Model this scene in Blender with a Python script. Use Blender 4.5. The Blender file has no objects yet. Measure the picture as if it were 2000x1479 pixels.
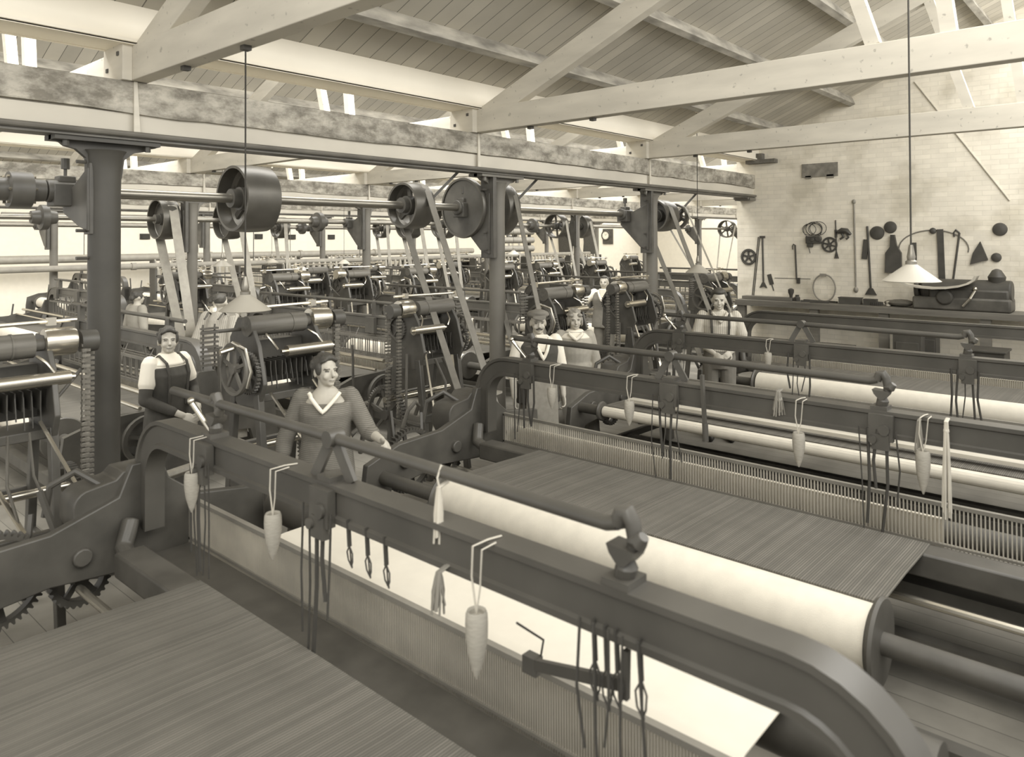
import bpy, bmesh, math, random
from mathutils import Vector as V, Matrix, Euler
import numpy as np
random.seed(7)
PI = math.pi
sc = bpy.context.scene
COL = sc.collection
# ------------------------------------------------------------------ camera model (level view camera on a ladder, 2.4 m up)
YAW, PIT, ROL, FPX, CX, CY, EYE = 0.719317, 0.0135605, -0.0036838, 1443.8, 1007.5, 446.8, 2.4
_F = np.array([math.cos(YAW)*math.cos(PIT), math.sin(YAW)*math.cos(PIT), math.sin(PIT)])
_R = np.array([math.sin(YAW), -math.cos(YAW), 0.0])
_U = np.cross(_R, _F)
CR = math.cos(ROL)*_R + math.sin(ROL)*_U
CU = -math.sin(ROL)*_R + math.cos(ROL)*_U
def at(u, v, **k):
    """point of a known plane (x=, y=, z=) or depth (d=) that the photo shows at pixel u, v"""
    d = _F + CR*(u-CX)/FPX - CU*(v-CY)/FPX
    (a, val), = k.items()
    if a == 'd': t = val
    else:
        i = 'xyz'.index(a); t = (val - (EYE if i == 2 else 0.0))/d[i]
    return V((d[0]*t, d[1]*t, EYE + d[2]*t))
cam = bpy.data.cameras.new('camera'); camo = bpy.data.objects.new('camera', cam); COL.objects.link(camo)
M4 = Matrix(((CR[0], CU[0], -_F[0], 0), (CR[1], CU[1], -_F[1], 0), (CR[2], CU[2], -_F[2], EYE), (0, 0, 0, 1)))
camo.matrix_world = M4
cam.sensor_width = 36; cam.lens = 36*FPX/2000
cam.shift_x = (1000-CX)/2000; cam.shift_y = -(739.5-CY)/2000
cam.clip_start = .05; cam.clip_end = 200
cam.dof.use_dof = True; cam.dof.focus_distance = 9.0; cam.dof.aperture_fstop = 2.8
sc.camera = camo
# ------------------------------------------------------------------ materials
TINT = (1.0, .935, .79)
MATS = {}
def mat(name, g, rough=.6, metal=0.0, var=.12, scale=6.0, bump=0.0, bscale=40.0, spec=.4, stretch=None):
    """warm grey with a soft mottling"""
    if name in MATS: return MATS[name]
    m = bpy.data.materials.new(name); m.use_nodes = True
    nt = m.node_tree; N = nt.nodes; L = nt.links; b = N['Principled BSDF']
    b.inputs['Roughness'].default_value = rough; b.inputs['Metallic'].default_value = metal
    b.inputs['Specular IOR Level'].default_value = spec
    tc = N.new('ShaderNodeTexCoord'); no = N.new('ShaderNodeTexNoise'); no.inputs['Scale'].default_value = scale
    no.inputs['Detail'].default_value = 5
    src = tc.outputs['Object']
    if stretch:
        mp = N.new('ShaderNodeMapping'); mp.inputs['Scale'].default_value = stretch; L.new(src, mp.inputs[0]); src = mp.outputs[0]
    L.new(src, no.inputs['Vector'])
    cr = N.new('ShaderNodeValToRGB'); lo = g*(1-var); hi = min(1, g*(1+var))
    cr.color_ramp.elements[0].position = .3; cr.color_ramp.elements[1].position = .7
    cr.color_ramp.elements[0].color = tuple(lo*t for t in TINT)+(1,); cr.color_ramp.elements[1].color = tuple(hi*t for t in TINT)+(1,)
    L.new(no.outputs['Fac'], cr.inputs[0]); L.new(cr.outputs[0], b.inputs['Base Color'])
    if bump:
        n2 = N.new('ShaderNodeTexNoise'); n2.inputs['Scale'].default_value = bscale; L.new(src, n2.inputs['Vector'])
        bp = N.new('ShaderNodeBump'); bp.inputs['Strength'].default_value = bump; bp.inputs['Distance'].default_value = .01
        L.new(n2.outputs['Fac'], bp.inputs['Height']); L.new(bp.outputs[0], b.inputs['Normal'])
    MATS[name] = m; return m
def stripes(name, g, g2, axis, period, duty, rough=.6, var=.1, scale=3.0, bump=.4, jitter=0.0):
    """surface with thin darker lines every `period` metres along an object axis"""
    m = mat(name, g, rough, var=var, scale=scale)
    nt = m.node_tree; N = nt.nodes; L = nt.links; b = N['Principled BSDF']
    ramp = [n for n in N if n.type == 'VALTORGB'][0]
    tc = N.new('ShaderNodeTexCoord'); sx = N.new('ShaderNodeSeparateXYZ'); L.new(tc.outputs['Object'], sx.inputs[0])
    dv = N.new('ShaderNodeMath'); dv.operation = 'DIVIDE'; L.new(sx.outputs['XYZ'.index(axis)], dv.inputs[0]); dv.inputs[1].default_value = period
    fr = N.new('ShaderNodeMath'); fr.operation = 'FRACT'; L.new(dv.outputs[0], fr.inputs[0])
    lt = N.new('ShaderNodeMath'); lt.operation = 'LESS_THAN'; L.new(fr.outputs[0], lt.inputs[0]); lt.inputs[1].default_value = duty
    fl = N.new('ShaderNodeMath'); fl.operation = 'FLOOR'; L.new(dv.outputs[0], fl.inputs[0])
    wn = N.new('ShaderNodeTexWhiteNoise'); wn.noise_dimensions = '1D'; L.new(fl.outputs[0], wn.inputs['W'])
    mj = N.new('ShaderNodeMath'); mj.operation = 'MULTIPLY_ADD'; L.new(wn.outputs['Value'], mj.inputs[0]); mj.inputs[1].default_value = jitter; mj.inputs[2].default_value = 1-jitter/2
    vm = N.new('ShaderNodeMix'); vm.data_type = 'RGBA'; vm.blend_type = 'MULTIPLY'; vm.inputs['Factor'].default_value = 1
    L.new(ramp.outputs[0], vm.inputs['A']); L.new(mj.outputs[0], vm.inputs['B'])
    mx = N.new('ShaderNodeMix'); mx.data_type = 'RGBA'; L.new(lt.outputs[0], mx.inputs['Factor'])
    L.new(vm.outputs['Result'], mx.inputs['A']); mx.inputs['B'].default_value = tuple(g2*t for t in TINT)+(1,)
    L.new(mx.outputs['Result'], b.inputs['Base Color'])
    return m
IRON = mat('dusty_black_iron', .09, .45, var=.25, scale=5, spec=.5)
IRON2 = mat('grey_painted_iron', .15, .45, var=.2, scale=4, spec=.5)
RAILM = mat('oiled_iron_rail', .085, .42, var=.2, scale=3, spec=.55)
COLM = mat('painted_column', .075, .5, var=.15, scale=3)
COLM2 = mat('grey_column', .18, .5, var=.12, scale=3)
STEEL = mat('polished_steel', .62, .25, .9, var=.06)
SHAFTM = mat('turned_shaft_steel', .3, .3, .75, var=.15, stretch=(1, 8, 8))
PULLEY = mat('pulley_iron', .12, .35, .35, var=.12)
WHITEP = mat('whitewashed_timber', .62, .7, var=.1, scale=2.5, stretch=(.6, .6, 3))
def spots(m, scale, lo, dark):
    nt = m.node_tree; N = nt.nodes; L = nt.links; b = N['Principled BSDF']; src = b.inputs['Base Color'].links[0].from_socket
    tc = N.new('ShaderNodeTexCoord'); no = N.new('ShaderNodeTexNoise'); no.inputs['Scale'].default_value = scale; no.inputs['Detail'].default_value = 3; L.new(tc.outputs['Object'], no.inputs['Vector'])
    cr = N.new('ShaderNodeValToRGB'); cr.color_ramp.elements[0].position = lo; cr.color_ramp.elements[1].position = lo+.07
    cr.color_ramp.elements[0].color = (1, 1, 1, 1); cr.color_ramp.elements[1].color = (dark, dark, dark, 1); L.new(no.outputs['Fac'], cr.inputs[0])
    mx = N.new('ShaderNodeMix'); mx.data_type = 'RGBA'; mx.blend_type = 'MULTIPLY'; mx.inputs['Factor'].default_value = 1
    L.new(src, mx.inputs['A']); L.new(cr.outputs[0], mx.inputs['B']); L.new(mx.outputs['Result'], b.inputs['Base Color'])
spots(WHITEP, 17, .66, .62)
GUTW = mat('white_gutter_boarding', .86, .7, var=.03, scale=2)
BOARDS = stripes('roof_boarding', .52, .16, 'X', .19, .045, .7, var=.1, scale=1.5, jitter=.25)
LEATHER = mat('leather_belting', .2, .55, var=.15, scale=8)
LEATHER2 = mat('pale_leather_belting', .36, .5, var=.12, scale=8)
YARN = mat('cream_yarn', .74, .9, var=.05, scale=12, bump=.15, bscale=250)
CLOTH = mat('cream_cloth', .74, .9, var=.03, scale=9)
WARP = stripes('grey_warp_threads', .165, .085, 'Y', .0125, .35, .8, var=.12, scale=4, jitter=.35)
BATTEN = mat('wooden_batten', .34, .6, var=.15, scale=6, stretch=(4, .5, 4))
WIRE = mat('reed_wire', .72, .4, .3, var=.1)
REEDR = mat('reed_rail', .26, .5, var=.1)
CORD = mat('dark_cord', .06, .8)
PALE = mat('pale_cord', .6, .9)
CONE = mat('spun_cone_yarn', .4, .85, var=.12, scale=30, stretch=(1, 1, 4))
ENAMEL = mat('enamel_lampshade', .45, .4, var=.04)
ENAMELW = mat('white_enamel_lampshade', .48, .4, var=.04)
BRASS = mat('lamp_cap_metal', .3, .35, .7)
CERAM = mat('white_ceramic', .8, .3, var=.02)
FLOOR = stripes('worn_floor_planks', .24, .1, 'X', .17, .03, .6, var=.25, scale=2, jitter=.3)
PIPE = mat('painted_heating_pipe', .34, .5, var=.1)
BENCH = mat('worn_bench_wood', .17, .6, var=.2, scale=5, stretch=(1, .3, 3))
TOOLM = mat('black_tool_iron', .07, .5, var=.2)
SKIN = mat('skin', .5, .55, var=.05, scale=20)
FEAT = mat('eyes_and_brows', .15, .5)
LIP = mat('lips', .3, .5)
HAIRD = mat('dark_hair', .075, .6, var=.3, scale=40, stretch=(4, 4, 1))
HAIRB = mat('fair_hair', .3, .6, var=.25, scale=40, stretch=(4, 4, 1))
WHITEC = mat('white_cotton', .86, .9, var=.03)
DARKC = mat('black_serge', .075, .9, var=.15, scale=14)
GREYC = mat('grey_wool', .3, .95, var=.1, scale=20)
MIDC = mat('mid_grey_cotton', .2, .9, var=.12, scale=10)
KNIT = stripes('ribbed_knitting', .21, .14, 'Z', .012, .4, .95, var=.1, scale=25)
STRIPEC = stripes('striped_shirting', .6, .3, 'X', .022, .22, .9, var=.06, scale=20)
SHOE = mat('boot_leather', .05, .4)
# ------------------------------------------------------------------ mesh builder
def frame(z):
    z = z.normalized(); a = V((0, 0, 1)) if abs(z.z) < .9 else V((1, 0, 0))
    x = a.cross(z).normalized(); return x, z.cross(x), z
class MB:
    def __init__(s): s.v = []; s.f = []; s.mi = []
    def add(s, vs, fs, mi=0):
        o = len(s.v); s.v += [tuple(p) for p in vs]; s.f += [tuple(i+o for i in f) for f in fs]; s.mi += [mi]*len(fs); return s
    def box(s, c, d, R=None, mi=0):
        c = V(c); P = [V((x*d[0]/2, y*d[1]/2, z*d[2]/2)) for x in (-1, 1) for y in (-1, 1) for z in (-1, 1)]
        if R is not None: P = [R @ p for p in P]
        return s.add([c+p for p in P], [(0, 1, 3, 2), (4, 6, 7, 5), (0, 4, 5, 1), (2, 3, 7, 6), (0, 2, 6, 4), (1, 5, 7, 3)], mi)
    def bar(s, p, q, w, h, up=(0, 0, 1), mi=0):
        p = V(p); q = V(q); z = (q-p).normalized(); u = V(up); x = z.cross(u)
        if x.length < 1e-4: x = z.cross(V((1, 0, 0)))
        x.normalize(); y = x.cross(z)
        c = [x*a*w/2+y*b*h/2 for a, b in ((-1, -1), (1, -1), (1, 1), (-1, 1))]
        return s.add([p+k for k in c]+[q+k for k in c], [(3, 2, 1, 0), (4, 5, 6, 7), (0, 1, 5, 4), (1, 2, 6, 5), (2, 3, 7, 6), (3, 0, 4, 7)], mi)
    def cyl(s, p, q, r, r2=None, n=16, cap=True, mi=0):
        p = V(p); q = V(q); r2 = r if r2 is None else r2; x, y, z = frame(q-p)
        P = [p+(x*math.cos(2*PI*i/n)+y*math.sin(2*PI*i/n))*r for i in range(n)]+[q+(x*math.cos(2*PI*i/n)+y*math.sin(2*PI*i/n))*r2 for i in range(n)]
        F = [(i, (i+1) % n, n+(i+1) % n, n+i) for i in range(n)]
        if cap: F += [tuple(range(n-1, -1, -1)), tuple(range(n, 2*n))]
        return s.add(P, F, mi)
    def tube(s, pts, r, n=8, closed=False, mi=0, flat=1.0):
        pts = [V(p) for p in pts]; k = len(pts); T = []
        for i in range(k):
            a = pts[(i-1) % k] if closed or i else pts[i]; b = pts[(i+1) % k] if closed or i < k-1 else pts[i]
            T.append((b-a).normalized())
        x, y, z = frame(T[0]); P = []
        for i in range(k):
            x = (x-T[i]*x.dot(T[i])).normalized(); y = T[i].cross(x)
            ri = r[i] if hasattr(r, '__len__') else r
            P += [pts[i]+(x*math.cos(2*PI*j/n)*flat+y*math.sin(2*PI*j/n))*ri for j in range(n)]
        F = []
        for i in range(k if closed else k-1):
            a = i*n; b = ((i+1) % k)*n
            F += [(a+j, a+(j+1) % n, b+(j+1) % n, b+j) for j in range(n)]
        if not closed: F += [tuple(range(n-1, -1, -1)), tuple(range((k-1)*n, k*n))]
        return s.add(P, F, mi)
    def lathe(s, prof, o=(0, 0, 0), ax=(0, 0, 1), n=24, mi=0, closed=False):
        """prof: (radius, height along ax)"""
        o = V(o); x, y, z = frame(V(ax)); k = len(prof); P = []
        for r, h in prof: P += [o+z*h+(x*math.cos(2*PI*j/n)+y*math.sin(2*PI*j/n))*max(r, 1e-4) for j in range(n)]
        F = []
        for i in range(k if closed else k-1):
            a = i*n; b = ((i+1) % k)*n
            F += [(a+j, a+(j+1) % n, b+(j+1) % n, b+j) for j in range(n)]
        if not closed: F += [tuple(range(n-1, -1, -1)), tuple(range((k-1)*n, k*n))]
        return s.add(P, F, mi)
    def prism(s, poly, o, ex, ey, ez, depth, mi=0):
        """polygon in (ex, ey) at o extruded along ez, centred"""
        o = V(o); ex = V(ex); ey = V(ey); ez = V(ez); n = len(poly)
        P = [o+ex*a+ey*b-ez*depth/2 for a, b in poly]+[o+ex*a+ey*b+ez*depth/2 for a, b in poly]
        return s.add(P, [tuple(range(n-1, -1, -1)), tuple(range(n, 2*n))]+[(i, (i+1) % n, n+(i+1) % n, n+i) for i in range(n)], mi)
    def ball(s, c, r, n=12, mi=0, R=None):
        r = (r, r, r) if not hasattr(r, '__len__') else r; c = V(c); m = max(6, n//2); P = []
        for i in range(m+1):
            t = PI*i/m
            for j in range(n):
                p = V((r[0]*math.sin(t)*math.cos(2*PI*j/n), r[1]*math.sin(t)*math.sin(2*PI*j/n), r[2]*math.cos(t)))
                P.append(c+(R @ p if R is not None else p))
        return s.add(P, [(i*n+j, (i+1)*n+j, (i+1)*n+(j+1) % n, i*n+(j+1) % n) for i in range(m) for j in range(n)], mi)
    def wheel(s, c, ax, R, w, rim=.03, spokes=5, hub=.05, hubw=None, teeth=0, n=40, sw=.03):
        c = V(c); x, y, z = frame(V(ax)); hubw = hubw or w*1.3
        if teeth:
            P = []; N = teeth*4
            for side in (-1, 1):
                for j in range(N):
                    rr = R if (j % 4) in (0, 1) else R-R*.09
                    P.append(c+z*side*w/2+(x*math.cos(2*PI*j/N)+y*math.sin(2*PI*j/N))*rr)
                for j in range(N):
                    P.append(c+z*side*w/2+(x*math.cos(2*PI*j/N)+y*math.sin(2*PI*j/N))*(R-rim))
            F = []
            for j in range(N):
                k = (j+1) % N
                F += [(j, 2*N+j, 2*N+k, k), (N+j, N+k, 3*N+k, 3*N+j), (j, k, N+k, N+j), (2*N+j, 3*N+j, 3*N+k, 2*N+k)]
            s.add(P, F)
        else:
            s.lathe([(R-rim, -w/2), (R-.004, -w/2), (R, -w/4), (R*1.012, 0), (R, w/4), (R-.004, w/2), (R-rim, w/2)], c, ax, n, closed=True)
        for i in range(spokes):
            d = x*math.cos(2*PI*i/spokes+.3)+y*math.sin(2*PI*i/spokes+.3)
            s.bar(c+d*hub*.6, c+d*(R-rim*.6), sw, min(w*.4, .05), up=z)
        s.cyl(c-z*hubw/2, c+z*hubw/2, hub, n=16)
        return s
    def mesh(s, name, mats, smooth=35):
        me = bpy.data.meshes.new(name); me.from_pydata(s.v, [], s.f)
        for m in (mats if isinstance(mats, (list, tuple)) else [mats]): me.materials.append(m)
        if any(s.mi): me.polygons.foreach_set('material_index', s.mi)
        bm = bmesh.new(); bm.from_mesh(me); bmesh.ops.recalc_face_normals(bm, faces=bm.faces); bm.to_mesh(me); bm.free()
        if smooth:
            me.polygons.foreach_set('use_smooth', [True]*len(me.polygons)); me.set_sharp_from_angle(angle=math.radians(smooth))
        return me
    def build(s, name, mats, parent=None, smooth=35, label=None, kind=None, bevel=0):
        o = bpy.data.objects.new(name, s.mesh(name, mats, smooth)); COL.objects.link(o)
        if parent: o.parent = parent
        if label: o['label'] = label
        if kind: o['kind'] = kind
        if bevel:
            b = o.modifiers.new('edge', 'BEVEL'); b.width = bevel; b.segments = 2; b.limit_method = 'ANGLE'
        return o
def tag(o, label, cat, group=None, kind=None):
    o['label'] = label; o['category'] = cat
    if group: o['group'] = group
    if kind: o['kind'] = kind
    return o
def thing(name, loc, label, cat, group=None, rz=0):
    o = bpy.data.objects.new(name, None); COL.objects.link(o); o.location = loc; o.rotation_euler = (0, 0, rz); o.empty_display_size = .2
    return tag(o, label, cat, group)
def struct(o, label, cat):
    return tag(o, label, cat, kind='structure')
def copy_tree(o, parent=None):
    c = o.copy(); COL.objects.link(c); c.parent = parent
    for ch in list(o.children): copy_tree(ch, c)
    return c
def shaft_x(u, y):
    d = _F+CR*((u-CX)/FPX)
    return d[0]*y/d[1]
SKYW, WORLD, EXPO = 14.0, 1.0, 0.1
# ------------------------------------------------------------------ the building
BAY = 7.2
X_END, Y_BACK, X_WALL = 32.0, 27.5, 13.4
ROOF_S, ROOF_Z = .42, 4.12            # boarded slope rises towards -Y
def roof_z(y, b=0): return ROOF_Z + ROOF_S*(5.7+BAY*b-y)
struct(MB().box((15, 11, -.05), (38, 36, .1)).build('floor', FLOOR), 'worn plank floor under all the looms', 'floor')
# brick: whitewashed
def brickmat():
    m = mat('whitewashed_brick', .88, .85, var=.07, scale=3)
    nt = m.node_tree; N = nt.nodes; L = nt.links; b = N['Principled BSDF']; ramp = [n for n in N if n.type == 'VALTORGB'][0]
    tc = N.new('ShaderNodeTexCoord'); sp = N.new('ShaderNodeSeparateXYZ'); L.new(tc.outputs['Object'], sp.inputs[0])
    sm = N.new('ShaderNodeMath'); L.new(sp.outputs[0], sm.inputs[0]); L.new(sp.outputs[1], sm.inputs[1])
    cb = N.new('ShaderNodeCombineXYZ'); L.new(sm.outputs[0], cb.inputs[0]); L.new(sp.outputs[2], cb.inputs[1])
    br = N.new('ShaderNodeTexBrick'); L.new(cb.outputs[0], br.inputs['Vector'])
    br.inputs['Scale'].default_value = 1; br.inputs['Brick Width'].default_value = .235; br.inputs['Row Height'].default_value = .078; br.inputs['Mortar Size'].default_value = .006
    br.inputs['Color1'].default_value = (1, 1, 1, 1); br.inputs['Color2'].default_value = (.88, .88, .88, 1); br.inputs['Mortar'].default_value = (.86, .86, .86, 1)
    mx = N.new('ShaderNodeMix'); mx.data_type = 'RGBA'; mx.blend_type = 'MULTIPLY'; mx.inputs['Factor'].default_value = .8
    L.new(ramp.outputs[0], mx.inputs['A']); L.new(br.outputs['Color'], mx.inputs['B'])
    # rubbed dirty patches
    n3 = N.new('ShaderNodeTexNoise'); n3.inputs['Scale'].default_value = 1.7; n3.inputs['Detail'].default_value = 8; L.new(tc.outputs['Object'], n3.inputs['Vector'])
    c3 = N.new('ShaderNodeValToRGB'); c3.color_ramp.elements[0].position = .34; c3.color_ramp.elements[1].position = .5
    c3.color_ramp.elements[0].color = (.8, .79, .76, 1); c3.color_ramp.elements[1].color = (1, 1, 1, 1); L.new(n3.outputs['Fac'], c3.inputs[0])
    m2 = N.new('ShaderNodeMix'); m2.data_type = 'RGBA'; m2.blend_type = 'MULTIPLY'; m2.inputs['Factor'].default_value = 1
    L.new(mx.outputs['Result'], m2.inputs['A']); L.new(c3.outputs[0], m2.inputs['B']); L.new(m2.outputs['Result'], b.inputs['Base Color'])
    bp = N.new('ShaderNodeBump'); bp.inputs['Strength'].default_value = .5; bp.inputs['Distance'].default_value = .008
    L.new(br.outputs['Fac'], bp.inputs['Height']); bp.invert = True; L.new(bp.outputs[0], b.inputs['Normal'])
    return m
BRICK = brickmat()
FARW = mat('whitewashed_far_wall', .88, .8, var=.03)
# right wall: stops just past the cross beam, its top follows the roof
yt = [6.12, 5.75, -1.5]
w = MB().prism([(6.12, 0), (6.12, 4.0), (5.75, roof_z(5.75)+.06), (.9, roof_z(.9)+.06), (-1.3, 4.2), (-2.5, 4.2), (-2.5, 0)], (X_WALL+.175, 0, 0), (0, 1, 0), (0, 0, 1), (1, 0, 0), .35)
struct(w.build('wall_right', BRICK, smooth=0), 'whitewashed brick wall hung with loom tools above a fitter\'s bench', 'wall')
struct(MB().box((15, Y_BACK+.15, 2.5), (38, .3, 7.6)).build('wall_back', FARW, smooth=0), 'bright whitewashed wall at the far side of the shed', 'wall')
struct(MB().box((X_END+.15, 16, 2.5), (.3, 24, 7.6)).build('wall_end', FARW, smooth=0), 'bright end wall carrying the round clock', 'wall')
# dark openings in the far wall
VENT = mat('vent_opening', .05, .8)
for i, (u, v) in enumerate(((283, 462), (570, 463), (647, 463), (505, 462))):
    p = at(u, v, y=Y_BACK-.02)
    o = MB().box((0, 0, 0), (.34, .06, .2)).box((-.04, -.035, -.02), (.16, .02, .12)).build('wall_vent', VENT); o.location = p
    tag(o, 'small dark vent in the far white wall, %s' % ('left of the big hung belts', 'right of the small belt pulley', 'beside the second row pillar', 'behind the large near pulley')[i], 'vent', 'vents in the far wall')
TRX0 = [2.3, 5.95, 9.6]
TRX = [2.3, 6.1, 9.95, 13.8, 17.6, 21.45, 25.3, 29.1]
def xr(b): return (-6.0, X_WALL) if b == 0 else (-2.0, X_END)
GLASS = bpy.data.materials.new('rooflight_glass'); GLASS.use_nodes = True
_n = GLASS.node_tree.nodes; _l = GLASS.node_tree.links; _n.clear()
_o = _n.new('ShaderNodeOutputMaterial'); _t = _n.new('ShaderNodeBsdfTransparent'); _g = _n.new('ShaderNodeBsdfGlossy'); _m = _n.new('ShaderNodeMixShader')
_g.inputs['Roughness'].default_value = .1; _m.inputs[0].default_value = .08; _l.new(_t.outputs[0], _m.inputs[1]); _l.new(_g.outputs[0], _m.inputs[2]); _l.new(_m.outputs[0], _o.inputs[0])
for b in range(4):
    x0, x1 = xr(b); dy = BAY*b; xc = (x0+x1)/2; xl = x1-x0
    s = MB(); ya, yb = 5.78+dy, .85+dy
    za, zb = roof_z(5.78), roof_z(.85)
    s.add([(x0, ya, za), (x1, ya, za), (x1, yb, zb), (x0, yb, zb), (x0, ya, za+.06), (x1, ya, za+.06), (x1, yb, zb+.06), (x0, yb, zb+.06)],
          [(0, 1, 2, 3), (7, 6, 5, 4), (0, 4, 5, 1), (1, 5, 6, 2), (2, 6, 7, 3), (3, 7, 4, 0)])
    struct(s.build('ceiling', BOARDS, smooth=0), 'sloping boarded roof, %s bay counted from the front' % ('first', 'second', 'third', 'fourth')[b], 'ceiling')
    # rooflight on the side towards the camera
    gy0, gz0, gy1, gz1 = .8+dy, zb+.02, -1.2+dy, 4.2
    t = struct(thing('window_%d' % (b+1), (xc, gy0, gz0), '', ''), 'long glazed rooflight of the %s bay' % ('first', 'second', 'third', 'fourth')[b], 'rooflight')
    g = MB().add([(-xl/2, 0, 0), (xl/2, 0, 0), (xl/2, gy1-gy0, gz1-gz0), (-xl/2, gy1-gy0, gz1-gz0)], [(0, 1, 2, 3)])
    g.build('glass_pane', GLASS, t, smooth=0)
    g = MB(); k = int(xl/.8)
    for i in range(k+1): g.bar((-xl/2+i*xl/k, 0, -.03), (-xl/2+i*xl/k, gy1-gy0, gz1-gz0-.03), .04, .05)
    g.bar((-xl/2, 0, .02), (xl/2, 0, .02), .12, .1); g.bar((-xl/2, (gy1-gy0)*.5, (gz1-gz0)*.5-.03), (xl/2, (gy1-gy0)*.5, (gz1-gz0)*.5-.03), .05, .06)
    g.build('glazing_bars', WHITEP, t, smooth=0)
    # daylight through the rooflight
    la = bpy.data.lights.new('rooflight_daylight', 'AREA'); la.shape = 'RECTANGLE'; la.size = xl; la.size_y = 2.6
    la.energy = SKYW*xl*2.6*(1.4 if b else 1.0); la.color = (1, .985, .95)
    lo = bpy.data.objects.new('rooflight_daylight', la); COL.objects.link(lo); lo.location = (xc, (gy0+gy1)/2+.12, (gz0+gz1)/2-.12)
    nrm = V((0, gz0-gz1, -(gy0-gy1))).normalized()     # into the room: +Y and down
    lo.rotation_euler = nrm.to_track_quat('-Z', 'Y').to_euler()
# valley gutters
for b in range(3):
    x0, x1 = xr(b); y = 5.68+BAY*b
    if b == 0: x1 = X_WALL
    g = MB().box(((x0+x1)/2, y+.02, 4.02), (x1-x0, .04, .36)).box(((x0+x1)/2, y+.36, 4.02), (x1-x0, .04, .36)).box(((x0+x1)/2, y+.19, 3.86), (x1-x0, .38, .03))
    g.box(((x0+x1)/2, y-.012, 3.865), (x1-x0, .024, .025))
    struct(g.build('trim_%d' % (b+1), GUTW, smooth=0), 'white boarded valley gutter above the %s cross beam' % ('first', 'second', 'third')[b], 'gutter')
# cross beams: timber flitch over an iron channel
def beammat():
    m = mat('stained_beam_timber', .5, .75, var=.2, scale=2.2, stretch=(1.2, 1, 3.2))
    nt = m.node_tree; N = nt.nodes; L = nt.links; b = N['Principled BSDF']; ramp = [n for n in N if n.type == 'VALTORGB'][0]
    tc = N.new('ShaderNodeTexCoord')
    mp = N.new('ShaderNodeMapping'); mp.inputs['Scale'].default_value = (1.1, 1, 2.0); L.new(tc.outputs['Object'], mp.inputs[0])
    no = N.new('ShaderNodeTexNoise'); no.inputs['Scale'].default_value = 3.6; no.inputs['Detail'].default_value = 9; no.inputs['Roughness'].default_value = .7; L.new(mp.outputs[0], no.inputs['Vector'])
    cr = N.new('ShaderNodeValToRGB'); cr.color_ramp.elements[0].position = .40; cr.color_ramp.elements[1].position = .60
    cr.color_ramp.elements[0].color = (.3, .29, .27, 1); cr.color_ramp.elements[1].color = (1.0, 1.0, 1.0, 1); L.new(no.outputs['Fac'], cr.inputs[0])
    mx = N.new('ShaderNodeMix'); mx.data_type = 'RGBA'; mx.blend_type = 'MULTIPLY'; mx.inputs['Factor'].default_value = .85
    L.new(ramp.outputs[0], mx.inputs['A']); L.new(cr.outputs[0], mx.inputs['B']); L.new(mx.outputs['Result'], b.inputs['Base Color']); return m
BEAMT = beammat()
CHAN = mat('painted_channel_face', .62, .6, var=.12, scale=2, stretch=(.5, 1, 1))
for b in range(3):
    x0, x1 = (-6.0, X_WALL) if b == 0 else (-2.0, X_END)
    y = 5.9+BAY*b
    t = struct(thing('beam', ((x0+x1)/2, y, 3.15), '', ''), '%s cross beam, stained timber on an iron channel, carried on pillars' % ('nearest long', 'second long', 'third long')[b], 'beam')
    L2 = (x1-x0)/2
    # wavy lower edge of the timber
    rr = random.Random(b+3); n = int((x1-x0)/.22)
    top = [(-L2+i*(2*L2)/n, .43) for i in range(n+1)]; bot = []; dz = 0
    for i in range(n+1):
        dz = max(-.018, min(.018, dz+rr.uniform(-.012, .012))); bot.append((-L2+i*(2*L2)/n, .19+dz))
    MB().prism(top[::-1]+bot, (0, -.115, 0), (1, 0, 0), (0, 0, 1), (0, 1, 0), .05).build('timber_face', BEAMT, t, smooth=0)
    MB().box((0, .02, .22), (2*L2, .22, .4)).build('beam_core', WHITEP, t, smooth=0)
    MB().box((0, -.095, .12), (2*L2, .03, .15)).build('channel_face', CHAN, t, smooth=0)
    c = MB(); c.box((0, -.03, .035), (2*L2, .26, .025)).cyl((-L2, -.15, .035), (L2, -.15, .035), .022, n=10).box((0, -.03, .01), (2*L2, .2, .03))
    c.build('bottom_flange', IRON2, t, smooth=0)
    for k in range(9):   # joint straps
        xj = -1.4+k*3.67 + (.35 if b else .0)
        if not (x0+.3 < xj < x1-.3): continue
        MB().prism([(-.012, .43), (.012, .43), (.035, .03), (-.012, .03)], (xj-(x0+x1)/2, -.146, 0), (1, 0, 0), (0, 0, 1), (0, 1, 0), .012).build('joint_strap', WHITEP, t, smooth=0)
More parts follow.
